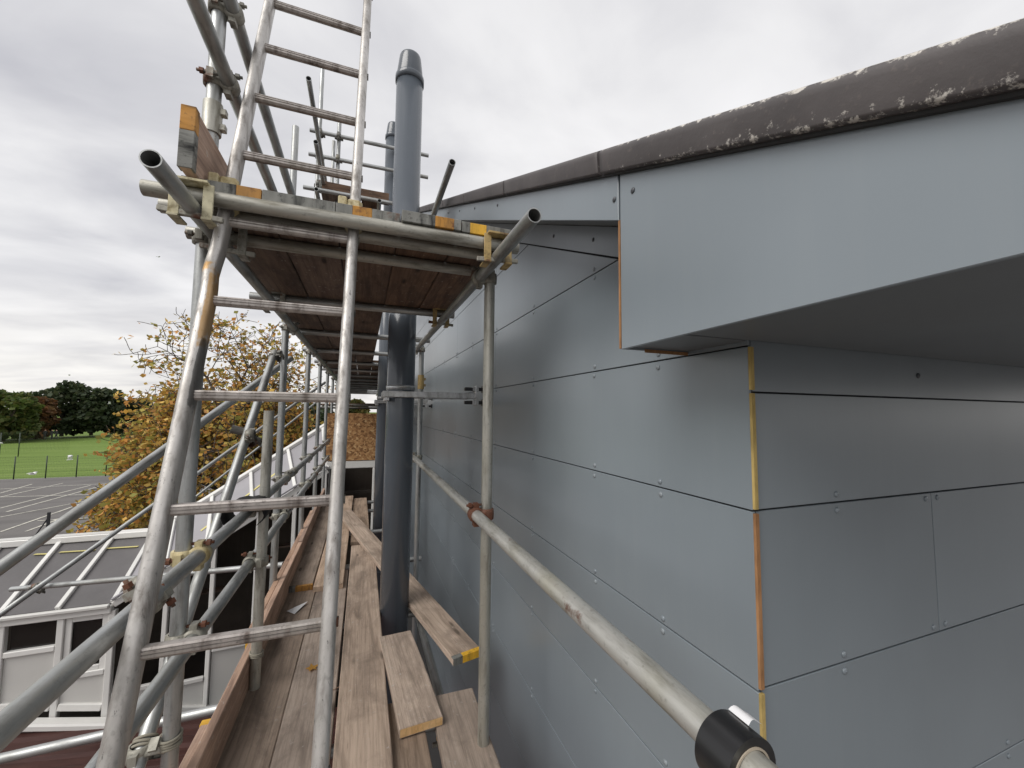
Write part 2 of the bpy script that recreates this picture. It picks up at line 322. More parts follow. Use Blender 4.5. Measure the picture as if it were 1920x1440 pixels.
def clip(poly, k):
    """keep the part of a (y,z) polygon where k(y,z) <= 0"""
    out = []
    for i, p in enumerate(poly):
        q = poly[(i+1) % len(poly)]; a, b = k(*p), k(*q)
        if a <= 0: out.append(p)
        if a*b < 0: s = a/(a-b); out.append((p[0]+(q[0]-p[0])*s, p[1]+(q[1]-p[1])*s))
    return out
# ------------------------------------------------------------------ the setting
tag(pyd('tarmac_ground', [(-400, -200, 0), (400, -200, 0), (400, 46.3, 0), (-400, 46.3, 0)], [(0, 1, 2, 3)], 'tarmac'), kind='structure')
nx, ny = 40, 30; v, f = [], []
for j in range(ny+1):
    for i in range(nx+1):
        y = 46.3 + (j/ny)**2.2*1500; x = -700+1400*i/nx
        v.append((x, y, 0.004+0.9*math.sin(x*0.02)*min(1, (y-46.3)/120)*0.6))
f = [(j*(nx+1)+i, j*(nx+1)+i+1, (j+1)*(nx+1)+i+1, (j+1)*(nx+1)+i) for j in range(ny) for i in range(nx)]
tag(pyd('grass_field', v, f, 'field', smooth=True), kind='structure')
def strip(a, b, w, z=0.006):
    a, b = Vector((*a, 0)), Vector((*b, 0)); s = Vector((0, 0, 1)).cross((b-a).normalized())*w/2; u = Vector((0, 0, z))
    return tag(pyd('parking_line', [a-s+u, b-s+u, b+s+u, a+s+u], [(0, 1, 2, 3)], 'paint_line'), kind='structure')
strip((-24.76, 40.93), (-18.40, 41.50), .11, 0.0050)
strip((-22.54, 37.33), (-16.32, 36.45), .11, 0.0065)
strip((-22.54, 37.33), (-22.21, 42.67), .11, 0.0080)
strip((-20.03, 33.24), (-19.65, 40.91), .11, 0.0095)
strip((-18.98, 31.96), (-18.73, 40.86), .11, 0.0110)
strip((-16.25, 31.07), (-16.48, 34.70), .11, 0.0125)
strip((-23.53, 38.92), (-24.08, 42.76), .11, 0.0140)
strip((-18.36, 30.54), (-16.44, 34.35), .11, 0.0155)
strip((-15.09, 26.68), (-15.23, 32.40), .11, 0.0170)
strip((-16.15, 26.94), (-16.38, 34.50), .11, 0.0185)
strip((-15.96, 28.96), (-10.88, 28.68), .11, 0.0200)
strip((-18.61, 41.82), (-14.62, 41.92), .11, 0.0215)
strip((-15.34, 28.97), (-12.16, 32.65), .11, 0.0230)
strip((-13.39, 27.26), (-10.24, 30.79), .11, 0.0245)
# ------------------------------------------------------------------ clad building on the right
WX, FX, SL = 0.85, 0.626, 0.462
bld = empty('clad_building', (2.5, 6, 0), 'grey panel clad gable with a dark brown capped roof verge', 'building')
vs_ = lambda y: 6.668 + SL*(y-1.16)            # verge soffit height
def wall_panel(y0, y1, z0, z1):
    p = [(y0, z0), (y1, z0), (y1, z1), (y0, z1)]
    p = clip(p, lambda y, z: z - (vs_(y)-0.125))
    if len(p) < 3: return
    return slab('wall_panel', [(WX, y, z) for y, z in p], (-1, 0, 0), 0.009, 'panel_grey', bld, 0.0012)
slab('backing_wall', [(WX+0.013, 0.705, 0), (WX+0.013, 14, 0), (WX+0.013, 14, vs_(14)), (WX+0.013, 0.705, vs_(0.705))], (-1, 0, 0), 0.2, 'membrane', bld)
rows = [3.0, 3.395, 3.79, 4.185, 4.58, 4.98, 5.38, 5.777, 6.163, 6.557] + [6.557+0.395*k for k in range(1, 17)]
G = 0.0020
off = {5.38: 2.64, 5.777: 3.845, 6.163: 2.625, 6.557: 3.853}
for i in range(len(rows)-1):
    z0, z1 = rows[i], rows[i+1]; j0 = off.get(z0, 2.63 if i % 2 == 0 else 3.85); ys = [0.686, j0]
    while ys[-1] < 13.9: ys.append(min(14, ys[-1]+2.44))
    for a, b_ in zip(ys, ys[1:]): wall_panel(a+(0 if a < 0.7 else G), b_-G, z0+G, z1-G)
slab('verge_strip_panel', [(WX, 0.9, vs_(0.9)-0.118), (WX, 14, vs_(14)-0.118), (WX, 14, vs_(14)-0.004), (WX, 0.9, vs_(0.9)-0.004)], (-1, 0, 0), 0.009, 'panel_grey', bld, 0.001)
# return wall facing the camera
slab('return_backing', [(WX+0.014, 0.703, 0), (4.5, 0.703, 0), (4.5, 0.703, 6.22), (WX+0.014, 0.703, 6.22)], (0, -1, 0), 0.19, 'membrane', bld)
rr = [3.4, 3.79, 4.185, 4.58, 4.978, 5.383, 5.777, 6.053, 6.195]
for i in range(len(rr)-1):
    xs = [WX+0.013, 1.575 if i in (1, 3, 5) else 2.9, 4.4]
    for a, b_ in zip(xs, xs[1:]):
        slab('return_panel', [(a+G*0.6, 0.688, rr[i]+G), (b_-G, 0.688, rr[i]+G), (b_-G, 0.688, rr[i+1]-G), (a+G*0.6, 0.688, rr[i+1]-G)], (0, -1, 0), 0.009, 'panel_grey', bld, 0.0012)
for z0, z1, mt in ((6.058, 6.16, 'raw_yellow'), (5.782, 6.05, 'raw_yellow'), (5.388, 5.772, 'raw_orange'), (4.984, 5.378, 'raw_yellow'), (4.585, 4.975, 'raw_orange')):
    box('raw_panel_edge', (WX+0.001, 0.679, z0), (WX+0.0118, 0.6856, z1), mt, bld)
# fascia, soffits, box end
ct = lambda y: 6.64 + 0.455*(y-0.85)           # underside of the capping
slab('fascia_panel', [(FX, -0.24, 6.166), (FX, 0.868, 6.166), (FX, 0.868, ct(0.868)+0.03), (FX, -0.24, max(6.18, ct(-0.24)+0.03))], (-1, 0, 0), 0.009, 'panel_grey', bld, 0.0015)
slab('fascia_panel', [(FX, 0.8765, 6.517), (FX, 14, vs_(14)-0.012), (FX, 14, ct(14)+0.03), (FX, 0.8765, ct(0.8765)+0.03)], (-1, 0, 0), 0.009, 'panel_grey', bld, 0.0015)
box('box_end_panel', (FX+0.002, 0.8688, 6.168), (WX-0.001, 0.8755, 6.517), 'panel_grey', bld)
box('raw_panel_edge', (FX-0.0015, 0.8690, 6.169), (FX+0.0018, 0.8753, 6.515), 'raw_orange', bld)
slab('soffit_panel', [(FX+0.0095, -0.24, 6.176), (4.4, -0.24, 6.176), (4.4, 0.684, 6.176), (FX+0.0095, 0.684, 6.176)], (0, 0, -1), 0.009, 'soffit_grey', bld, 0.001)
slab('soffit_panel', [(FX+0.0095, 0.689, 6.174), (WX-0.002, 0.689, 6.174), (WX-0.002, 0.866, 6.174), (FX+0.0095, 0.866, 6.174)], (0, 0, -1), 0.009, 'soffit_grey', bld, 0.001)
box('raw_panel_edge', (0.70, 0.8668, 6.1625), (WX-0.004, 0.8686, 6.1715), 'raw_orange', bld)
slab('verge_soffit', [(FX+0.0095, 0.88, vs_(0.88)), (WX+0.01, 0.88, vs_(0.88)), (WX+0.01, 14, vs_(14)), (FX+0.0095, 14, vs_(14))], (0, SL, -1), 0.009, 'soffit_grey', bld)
slab('roof_slope', [(0.70, -0.3, ct(-0.3)+0.075), (4.5, -0.3, ct(-0.3)+0.075), (4.5, 14, ct(14)+0.075), (0.70, 14, ct(14)+0.075)], (0, -0.455, 1), 0.06, 'roof_sheet_dark', bld)
# screws
me_s = None
def screw(p, axis, mt='screw_grey', r=0.0085):
    global me_s
    if me_s is None:
        bm = bmesh.new(); bmesh.ops.create_uvsphere(bm, u_segments=10, v_segments=6, radius=1)
        for v in bm.verts: v.co.z *= 0.42
        bm2 = bmesh.ops.create_cone(bm, cap_ends=True, segments=6, radius1=0.3, radius2=0.3, depth=0.9)
        me_s = bpy.data.meshes.new('screw'); bm.to_mesh(me_s); bm.free()
        for q in me_s.polygons: q.use_smooth = True
        me_s.materials.append(None)
    o = bpy.data.objects.new('screw', me_s); C.objects.link(o); o.material_slots[0].link = 'OBJECT'; o.material_slots[0].material = MAT[mt]
    o.matrix_world = Matrix.Translation(p) @ Vector(axis).to_track_quat('Z', 'Y').to_matrix().to_4x4() @ Matrix.Diagonal((r, r, r, 1))
    o.parent = bld; o.matrix_parent_inverse = bld.matrix_world.inverted()
for z in (4.58, 4.98, 5.38, 5.777, 6.163, 6.557):
    for y in (0.99, 1.355, 1.96, 2.60, 2.67, 3.25, 3.82, 3.88, 4.5, 5.2):
        for s in (-1, 1):
            if vs_(y)-0.15 > z+0.02*s: screw((WX-0.001, y+random.uniform(-.004, .004), z+s*random.uniform(.017, .021)), (-1, 0, 0), random.choice(['screw_grey', 'screw_grey', 'panel_grey']))
for x, zs in ((1.15, (4.978, 5.383, 5.777)), (1.545, (5.40, 5.76, 6.12)), (1.605, (5.40, 5.76)), (1.9, (4.978,)), (1.57, (4.96,))):
    for z in zs:
        for s in ((-1, 1) if z in (4.978, 5.383, 5.777) else (0,)): screw((x, 0.687, z+s*0.02), (0, -1, 0), 'screw_dark' if z == 6.12 else 'panel_grey')
for y in (1.0, 1.36, 1.75, 2.15): screw((WX-0.001, y+0.36, vs_(y+.36)-0.06), (-1, 0, 0), 'screw_dark')
for y, z in ((0.813, 6.567), (0.873+.02, 6.584), (1.93, 7.085), (2.4, 7.30), (2.85, 7.50), (3.3, 7.70)): screw((FX-0.001, y, z), (-1, 0, 0), 'screw_dark', 0.008)
# verge capping pieces
slab('cap_shadow_strip', [(FX-.0105, -.2, ct(-.2)-.009), (FX-.0105, 8, ct(8)-.009), (FX-.0105, 8, ct(8)+.02), (FX-.0105, -.2, ct(-.2)+.02)], (-1, 0, 0), .009, 'membrane', bld)  # dark strip added to draw the shadow under the capping edge
prof = [(0.0, -0.004), (-0.007, -0.002), (-0.009, 0.004), (-0.012, 0.060), (-0.0125, 0.072), (-0.008, 0.085), (0.004, 0.094), (0.03, 0.100), (0.12, 0.104), (0.12, 0.06), (0.02, 0.05), (0.02, -0.004)]
yj = [-0.28, 0.09, 0.93, 1.76, 2.6, 3.43, 4.27, 5.1, 5.94, 6.8, 7.6]
for a, b_ in zip(yj, yj[1:]):
    n = max(2, int((b_-a-0.012)/0.02)); v, f, li = [], [], []
    for k in range(n+1):
        y = a+0.006+(b_-a-0.012)*k/n
        for q, (dx, dz) in enumerate(prof):
            wob = random.uniform(-1, 1)*0.0002 if 0 < k < n else 0
            if q in (0, 1, 2) and a < 1: wob *= 2.2
            endr = 0.0
            v.append((FX-0.016+dx+wob, y, ct(y)+dz*0.76-endr+wob))
            near = max(0.0, 1.0-abs(y-0.35)/0.95)
            li.append(((1.0 if q in (5, 6, 7) else 0.90 if q in (0, 1) else 0.84 if q == 2 else 0.74 if q == 4 else 0.60))*(0.80+0.26*near))
    P = len(prof)
    for k in range(n):
        for q in range(P): q2 = (q+1) % P; f.append((k*P+q, k*P+q2, (k+1)*P+q2, (k+1)*P+q))
    f += [tuple(range(P))[::-1], tuple(n*P+q for q in range(P))]
    o = pyd('verge_cap', v, f, 'verge_cap', bld, True)
    for q_ in o.data.polygons[-2:]: q_.use_smooth = False
    at = o.data.attributes.new('lichen', 'FLOAT', 'POINT'); at.data.foreach_set('value', li)
# ------------------------------------------------------------------ flues
def flue(x, y, top, bot, label, near):
    r = 0.099; e_ = empty('flue_pipe', (x, y, bot), label, 'flue pipe', 'grey flue pipes beside the clad wall')
    lathe('pipe', (x, y, 0), [(r-.004, bot), (r, bot), (r, top), (r-.004, top)], 'flue_grey', e_)
    for zj in (4.0,):
        if zj < top-.4: lathe('pipe_seam', (x, y, zj), [(r-.001, -.012), (r+.0025, -.009), (r+.0025, .009), (r-.001, .012)], 'flue_grey', e_)
    lathe('collar', (x, y, top), [(r-.002, -.02), (r+.008, -.018), (r+.009, .028), (r+.003, .038), (r-.004, .04)], 'flue_grey', e_)
    lathe('terminal_cone', (x, y, top), [(r-.002, .036), (r*.985, .05), (r*.93, .10), (r*.87, .15), (r*.82, .19), (r*.775, .203), (r*.73, .203), (r*.70, .19), (r*.70, .12), (0.001, .12)], 'flue_grey', e_)
    zb = 6.118
    lathe('band_clamp', (x, y, zb+.05), [(r, -.016), (r+.004, -.016), (r+.004, .016), (r, .016)], 'bracket_zinc', e_)
    a = bar('bracket_arm', (x-0.13, y-r-.022, zb), (WX-0.06, y-r-.022, zb), 0.03, 0.042, 'bracket_zinc', e_, 0.003)
    bar('bracket_arm', (x-0.13, y+r+.022, zb), (WX-0.06, y+r+.022, zb), 0.03, 0.042, 'bracket_zinc', e_, 0.003)
    bar('bracket_crossbar', (x-0.10, y-r-.035, zb-.035), (x-0.10, y+r+.035, zb-.035), 0.03, 0.025, 'bracket_zinc', e_, 0.003)
    rod('clamp_bolt', (x-.02, y-r-.035, zb+.052), (x+.06, y-r-.035, zb+.052), .005, 'bracket_zinc', e_)
    for dz in (-.05, .05):
        f_ = bar('anchor_foot', (WX-0.15, y-r-.022, zb+dz), (WX-0.012, y-r-.022, zb+dz), 0.03, 0.026, 'black_plastic', e_, 0.003)
        bar('foot_plate', (WX-0.09, y-r-.024, zb+dz), (WX-0.045, y-r-.024, zb+dz), 0.04, 0.036, 'bracket_zinc', f_, 0.002)
        bar('wall_pad', (WX-0.012, y-r-.022, zb+dz), (WX-0.001, y-r-.022, zb+dz), 0.07, 0.05, 'black_plastic', f_)
    bar('end_plate', (WX-0.064, y-r-.024, zb-.075), (WX-0.064, y-r-.024, zb+.075), 0.012, 0.05, 'bracket_zinc', e_, 0.002)
flue(0.252, 3.02, 8.54, 3.4, 'taller grey flue pipe rising through the notch in the near platform', True)
flue(0.262, 5.45, 9.70, 3.4, 'grey flue pipe half hidden behind the nearer flue', False)
# ------------------------------------------------------------------ scaffold
sc = empty('scaffold', (0, 4, 0), 'galvanised tube and coupler scaffold with guard rails and raking shores', 'scaffold')
IX, OX = 0.53, -0.573
def T(name, p0, p1, mt='galvanised', n=20): return tube(name, p0, p1, mt, sc, n=n)
cp_me = {}
def coupler(p, da, db, mt='coupler_steel', bolt='dark_steel', off=None):
    """two clamp halves back to back round tubes running along da and db; p = point between them"""
    p, da, db = Vector(p), Vector(da).normalized(), Vector(db).normalized(); nrm = da.cross(db).normalized()
    bm = bmesh.new()
    for s, d in ((1, da), (-1, db)):
        c = p+nrm*s*TR; d_, u, w = axes(d, nrm); N = 16
        ring = []
        for k, (rad, z) in enumerate(((TR+.0005, -.024), (TR+.009, -.022), (TR+.0105, 0), (TR+.009, .022), (TR+.0005, .024))):
            ring.append([bm.verts.new(c+u*rad*math.cos(2*math.pi*i/N)+w*rad*math.sin(2*math.pi*i/N)+d_*z) for i in range(N)])
        for k in range(4):
            for i in range(N): j = (i+1) % N; bm.faces.new((ring[k][i], ring[k][j], ring[k+1][j], ring[k+1][i]))
        # hinge lug and bolt lug
        for sg in (1, -1):
            lug = bmesh.ops.create_cube(bm, size=1, matrix=Matrix.Translation(c+u*sg*(TR+.014)) @ Matrix((d_, u, w)).transposed().to_4x4() @ Matrix.Diagonal((.036, .022, .022, 1)))
    mid = bmesh.ops.create_cube(bm, size=1, matrix=Matrix.Translation(p) @ Matrix((da, nrm.cross(da), nrm)).transposed().to_4x4() @ Matrix.Diagonal((.042, .042, .016, 1)))
    me = bpy.data.meshes.new('coupler'); bm.to_mesh(me); bm.free()
    o = link('coupler', me, mt, sc)
    for q_ in me.polygons: q_.use_smooth = (q_.index < 64 or 76 <= q_.index < 140)
    for s, d in ((1, da), (-1, db)):
        c = p+nrm*s*TR; d_, u, w = axes(d, nrm)
        b0 = c+u*(TR+.017)-nrm*0.03*s; b1 = c+u*(TR+.017)+nrm*0.042*s
        bb = rod('bolt', b0, b1, .0055, bolt, o, 8); rod('nut', b1-nrm*s*.016, b1-nrm*s*.004, .0115, bolt, o, 6) if False else None
        bm = bmesh.new(); bmesh.ops.create_cone(bm, cap_ends=True, segments=6, radius1=.0115, radius2=.0115, depth=.013); m2 = bpy.data.meshes.new('nut'); bm.to_mesh(m2); bm.free()
        orient(link('nut', m2, bolt), b1-nrm*s*.022, b1-nrm*s*.010, o)
    return o
def sleeve(p0, p1, mt='coupler_steel'):
    p0, p1 = Vector(p0), Vector(p1); o = tube('sleeve_coupler', p0, p1, mt, sc, TR+.007, TR+.0005)
    m_ = (p0+p1)/2; d, u, w = axes(p1-p0)
    for s in (-1, 1): bar('sleeve_lug', m_+d*s*.03+u*(TR+.012)-d*.012, m_+d*s*.03+u*(TR+.012)+d*.012, .02, .026, mt, o, .002)
    return o
def clip_(x, y, z, sx, mt='yellow_clip'):
    """board-retaining clip: straps over the transom and under the ledger with a wedge through them"""
    o = bar('putlog_clip', (x-.045, y-TR-.006, z+.027), (x+.045, y-TR-.006, z+.027), .052, .008, mt, sc, .001)
    for dx in (-.043, .043): bar('strap', (x+dx, y-TR-.010, z+.026), (x+dx, y-TR-.010, z-.085), .028, .008, mt, o, .001, (1, 0, 0), math.pi/2)
    for dx in (-.043, .043): bar('strap_return', (x+dx, y-TR-.02, z-.085), (x+dx, y+.03, z-.085), .028, .008, mt, o, .001)
    bar('wedge', (x-.085, y-TR-.006, z-.074+.006*sx), (x+.085, y-TR-.006, z-.074-.006*sx), .014, .017, 'coupler_steel', o, .002)
    return o
# standards
outer = [1.736, 3.43, 4.79, 6.03, 7.25, 8.5, 9.8, 11.1]
inner = [1.738, 4.04, 6.4, 8.8]
T('standard', (OX, outer[0], 0), (OX+.004, outer[0], 8.6)); sleeve((OX+.003, outer[0], 7.03), (OX+.003, outer[0], 7.15), 'galvanised_old')
T('standard', (OX, outer[1], 0), (OX-.004, outer[1], 8.24))
for k, y in enumerate(outer[2:]): T('standard', (OX, y, 0), (OX, y, [6.9, 6.9, 6.75, 6.75, 6.75, 6.75][k]), n=14)
T('standard', (-.472, 2.46, 4.581), (-.470, 2.45, 5.995), 'galvanised_old')
T('standard', (-.645, 5.36, 0), (-.635, 5.36, 10.45), n=14); T('standard', (-.41, 5.36, 8.4), (-.41, 5.36, 9.72), n=14); T('standard', (-.53, 6.1, 8.4), (-.53, 6.1, 9.9), n=14)
for k, y in enumerate(inner): T('standard', (IX, y, 0), (IX, y, 6.655), 'galvanised_old' if k == 0 else 'galvanised')
sleeve((IX, inner[1], 6.22), (IX, inner[1], 6.36), 'yellow_clip')
# ledgers of the three lifts
LZ1, LZ2 = 4.470, 6.625
LO, LI = OX+2*TR+.004, IX-2*TR-.002
T('ledger', (LO, 1.215, LZ2), (LO, 9.6, LZ2)); T('ledger', (LO, 9.61, LZ2), (LO, 17, LZ2), n=12)
T('ledger', (LI, 1.105, LZ2-.012), (LI, 9.2, LZ2)); T('ledger', (LI, 9.21, LZ2), (LI, 17, LZ2), n=12)
T('ledger', (LI-.04, -.7, LZ1), (LI-.04, 7.4, LZ1)); T('ledger', (OX-2*TR, -.7, LZ1), (OX-2*TR, 7.4, LZ1))
T('ledger', (-.60, 5.0, 8.57), (-.60, 9, 8.57), n=14); T('ledger', (.10, 5.0, 8.57), (.10, 9, 8.57), n=14)
# transoms
TZ2 = LZ2+2*TR+.002; TZ1 = LZ1+2*TR
ty2 = [1.50, 1.615, 1.83, 2.735, 3.82, 4.95, 6.1, 7.2, 8.3, 9.4, 10.4, 11.4, 12.4, 13.4, 14.4, 15.4, 16.4, 16.9]
for k, y in enumerate(ty2):
    T('transom', (-.655, y, TZ2), (.575 if k not in (1, 2) else .46, y, TZ2), 'galvanised_old' if k < 3 else 'galvanised', 18 if k < 8 else 10)
for y in (-.3, .8, 2.0, 3.1, 4.2, 5.3, 6.4, 7.0): T('transom', (-.62, y, TZ1-.001), (.60, y, TZ1-.001), n=14)
for y in (5.1, 6.2, 7.4): T('transom', (-.75, y, 8.617), (.3, y, 8.617), n=12)
# guard rails
GX = OX+2*TR+.003
T('guard_rail', (GX, -.5, 5.485), (GX, 7.3, 5.50)); T('guard_rail', (GX, .75, 5.205), (GX, 7.3, 5.225))
T('guard_rail', (GX, .9, 7.245), (GX, 5.0, 7.215)); T('guard_rail', (GX, 1.2, 7.545), (GX, 5.0, 7.47))
T('guard_rail', (LI, -.6, 5.548), (LI, 4.25, 5.548), 'rail_worn', 28)
T('guard_rail', (IX, 2.68, 7.755), (IX, 8.0, 7.755), n=14)
for z in (9.47, 9.16): T('guard_rail', (-.74, 5.31, z), (.72, 5.31, z+.02), n=14)
T('guard_rail', (-.585, 3.98, 9.10), (-.585, 8, 9.10), n=14); T('guard_rail', (-.56, 4.46, 8.80), (-.56, 8, 8.80), n=14)
# rakers and braces on the open side
RK = [('raking_shore', (-.60, 3.86, 6.44), (-2.0, .30, 4.26)), ('raking_shore', (-.648, 3.46, 6.44), (-.648, 1.55, 4.70)), ('brace', (-3.6, 4.3, 3.52), (-.70, 8.35, 6.53)),
      ('brace', (-3.62, 9.8, 3.75), (-1.22, 12.5, 6.25)), ('brace', (-3.25, 5.63, 4.175), (-.62, 4.15, 4.62)), ('brace', (-1.9, 3.06, 4.13), (-.55, 2.70, 4.375))]
for nm, a, b_ in RK: T(nm, a, b_)
# clips and couplers
clip_(LO, 1.50, TZ2, 1, 'cream_paint'); clip_(LI, 1.50, TZ2, -1); clip_(LO+.045, 1.70, TZ2-.03, 1, 'coupler_steel')
clip_(LI, 2.735, TZ2, 1, 'yellow_clip'); clip_(LO, 2.735, TZ2, 1, 'coupler_steel')
clip_(LI-.04, 2.0, TZ1, 1, 'hoop_yellow')
X_, Y_, Z_ = Vector((1, 0, 0)), Vector((0, 1, 0)), Vector((0, 0, 1))
def cpl(y, z, x=(OX+GX)/2, mt='coupler_steel', bolt='dark_steel', flip=False): coupler((x, y, z), Y_ if not flip else Z_, Z_ if not flip else Y_, mt, bolt)
for y, z, mt, bt in ((1.736, 5.487, 'cream_paint', 'rust'), (1.736, 5.208, 'coupler_steel', 'rust'), (1.736, 7.24, 'coupler_steel', 'dark_steel'), (1.736, 7.535, 'coupler_steel', 'dark_steel'), (1.736, 6.625, 'coupler_steel', 'dark_steel')):
    coupler((OX+TR+.001, y, z), Y_, Z_, mt, bt)
for y in outer[1:6]:
    for z in (5.49, 5.215, 6.625): coupler((OX+TR+.001, y, z), Y_, Z_)
for y, mt in ((inner[0], 'rust'), (inner[1], 'coupler_steel')):
    coupler((IX-TR-.001, y, 5.548), Z_*-1, Y_, mt, 'rust' if mt == 'rust' else 'dark_steel'); coupler((IX-TR-.001, y, LZ2-.01), Z_*-1, Y_)
coupler((-.4965, 2.46, 5.492), Z_*-1, Y_); coupler((-.4965, 2.46, 5.213), Z_*-1, Y_, 'coupler_steel', 'rust');
coupler((-.625, 3.43, 6.40), Z_, Vector((.5, 1.9, 1.4)), 'dark_steel'); coupler((-.648+TR, 2.79, 5.83), Vector((0, 1.91, 1.74)), X_, 'dark_steel'); coupler((-.63, 1.736, 4.87), Z_, Vector((0, 1.91, 1.74)), 'coupler_steel', 'rust')
for z in (9.47, 9.17, 8.8): coupler((-.64+.02, 5.335, z), Z_, X_, 'dark_steel'); 
for z in (9.48, 9.18, 8.7): coupler((-.41, 5.335, z), Z_, X_, 'dark_steel')
coupler((-2.95, 5.44, 4.22), Vector((2.9, 4.05, 3)), Vector((2.6, -1.4, .45)), 'dark_steel')
sleeve((GX, 3.65, 5.493), (GX, 3.80, 5.493)); sleeve((GX, 5.4, 5.22), (GX, 5.5, 5.22))
tube('tube_stub', (-.735, 2.83, 5.885), (-.64, 2.86, 5.85), 'dark_steel', sc)
# rusty wedge plates on the guard-rail joint near the ladder
coupler((GX-TR-.001, 1.42, 5.486), Y_, Vector((.9, 0, .45)), 'coupler_steel', 'rust')
def torus(name, c, axis, R, r, mt, parent, n=22, k=7):
    d, u, w = axes(axis); v, f = [], []
    for i in range(n):
        a = 2*math.pi*i/n; e_ = u*math.cos(a)+w*math.sin(a)
        for j in range(k): b_ = 2*math.pi*j/k; v.append(Vector(c)+e_*(R+r*math.cos(b_))+d*r*math.sin(b_))
    for i in range(n):
        for j in range(k): f.append((i*k+j, ((i+1) % n)*k+j, ((i+1) % n)*k+(j+1) % k, i*k+(j+1) % k))
    return pyd(name, v, f, mt, parent, True)
for q in range(4): torus('rope_lashing', (OX, 1.736, 4.87+.010*q), (.10*math.sin(q*2), .10*math.cos(q), 1), TR+.006, .0045, 'rope', sc)
for q in range(3): torus('rope_lashing', (-.648, 1.745+.008*q, 4.878+.007*q), (.1*math.sin(q*2), .75, .7), TR+.006, .0045, 'rope', sc)
for q in range(3): torus('rope_lashing', (-.472, 2.46, 4.74+.009*q), (.12, .1*math.cos(q), 1), TR+.005, .0042, 'rope', sc)
# black plastic flap over the guard-rail joint
v, f = [], []
for i in range(13):
    a = math.radians(-125+250*i/12); rr_ = .058+.030*abs(math.sin(a*1.2))
    for y in (2.26, 2.35, 2.44): v.append((GX+rr_*math.sin(a), y+.012*math.sin(i*1.3), 5.50+rr_*math.cos(a)*0.8-.02*(abs(a) > 1.3)))
for i in range(12):
    for k in range(2): f.append((i*3+k, i*3+k+1, (i+1)*3+k+1, (i+1)*3+k))
o = pyd('plastic_flap', v, f, 'black_rubber', None, True); md = o.modifiers.new('solid', 'SOLIDIFY'); md.thickness = .003
tag(o, 'torn black plastic flap wrapped over the guard rail', 'plastic flap')
# ------------------------------------------------------------------ boards
ORD = ['first', 'second', 'third', 'fourth', 'fifth']
def board(p0, p1, label, w=.222, th=.038, mt='board_wood', hoops=(None, None), group='boards laid on the lower deck', up=(0, 0, 1), name='scaffold_board', cat='board'):
    """p0, p1: middle of the TOP face at each end"""
    p0, p1 = Vector(p0), Vector(p1); d, s, u = axes(p1-p0, Vector(up)); L = (p1-p0).length; n = max(4, int(L/.25))
    bm = bmesh.new(); rows_ = []
    cr = random.uniform(-1, 1)*.004; bow = random.uniform(-1, 1)*.003
    for k in range(n+1):
        x = -L/2+L*k/n; t_ = k/n; yo = bow*math.sin(math.pi*t_); zo = cr*math.sin(math.pi*t_)
        c = .004; pts = [(-w/2+c, 0), (w/2-c, 0), (w/2, -c), (w/2, -th+c), (w/2-c, -th), (-w/2+c, -th), (-w/2, -th+c), (-w/2, -c)]
        rows_.append([bm.verts.new((x+(random.uniform(-.0015, .0015) if 0 < k < n else 0), a+yo+random.uniform(-.0008, .0008), b_+zo)) for a, b_ in pts])
    for k in range(n):
        for q in range(8): bm.faces.new((rows_[k][q], rows_[k+1][q], rows_[k+1][(q+1) % 8], rows_[k][(q+1) % 8]))
    bm.faces.new(rows_[0]); bm.faces.new(rows_[n][::-1]); bmesh.ops.recalc_face_normals(bm, faces=bm.faces[:])
    me = bpy.data.meshes.new(name); bm.to_mesh(me); bm.free(); o = link(name, me, mt)
    o.matrix_world = Matrix.Translation((p0+p1)/2) @ Matrix((d, s, u)).transposed().to_4x4(); tag(o, label, cat, group)
    bpy.context.view_layer.update()
    for q, h in enumerate(hoops):
        if not h: continue
        sg = -1 if q == 0 else 1; e0 = o.matrix_world @ Vector((sg*(L/2-.028), 0, -th/2)); e1 = o.matrix_world @ Vector((sg*(L/2+.003), 0, -th/2))
        parts = h if isinstance(h, (list, tuple)) else [('end_hoop', h, -1, 1)]
        for nm, mt2, ya, yb in parts:
            c0 = e0+s*(ya+yb)/2*w/2; c1 = e1+s*(ya+yb)/2*w/2
            if sg < 0: c0, c1 = c1, c0
            bar(nm, c0, c1, w*(yb-ya)/2+(.004 if (ya, yb) == (-1, 1) else 0), th+.004, mt2, o, .0015, up)
    return o
Z0 = 4.58
def hp(a, b): return [('end_hoop', a, -1, -.2), ('end_hoop', b, -.2, 1)]
board((-.4155, -.6, Z0), (-.4155, 3.95, Z0), 'long scaffold board beside the toe board at the deck edge')
board((-.1875, -.6, Z0), (-.1875, 3.95, Z0), 'long scaffold board under the ladder, with a yellow leaf on it')
board((.045, -.4, Z0+.0385), (.045, 4.5, Z0+.0385), 'wide pale board raised on top in the middle of the deck', mt='board_wood')
board((.198, -.6, Z0-.001), (.198, 2.12, Z0-.001), 'dark board tucked between the middle board and the bottom right board')
board((.415, -.3, Z0+.004), (.468, 2.09, Z0+.004), 'board at the bottom right, nearest the clad wall', w=.215)
board((.29, 1.885, Z0+.0445), (.232, 2.66, Z0+.0445), 'short offcut board with a pale fresh sawn end in front of the flue', w=.192, hoops=(None, None))
board((.60, 2.29, 4.635), (-.186, 5.72, 4.70), 'loose board lying diagonally behind the near flue, end painted yellow', w=.178, hoops=([('end_hoop', 'hoop_yellow', -1, .35), ('end_hoop', 'hoop_grey', .35, 1)], None))
board((-.440, 3.61, Z0+.0385), (-.440, 7.08, Z0+.0385), 'far board lapped over the deck, orange and black band on its near end', hoops=([('end_hoop', 'hoop_grey', .1, 1), ('end_hoop', 'hoop_orange', -1, .1)], None))
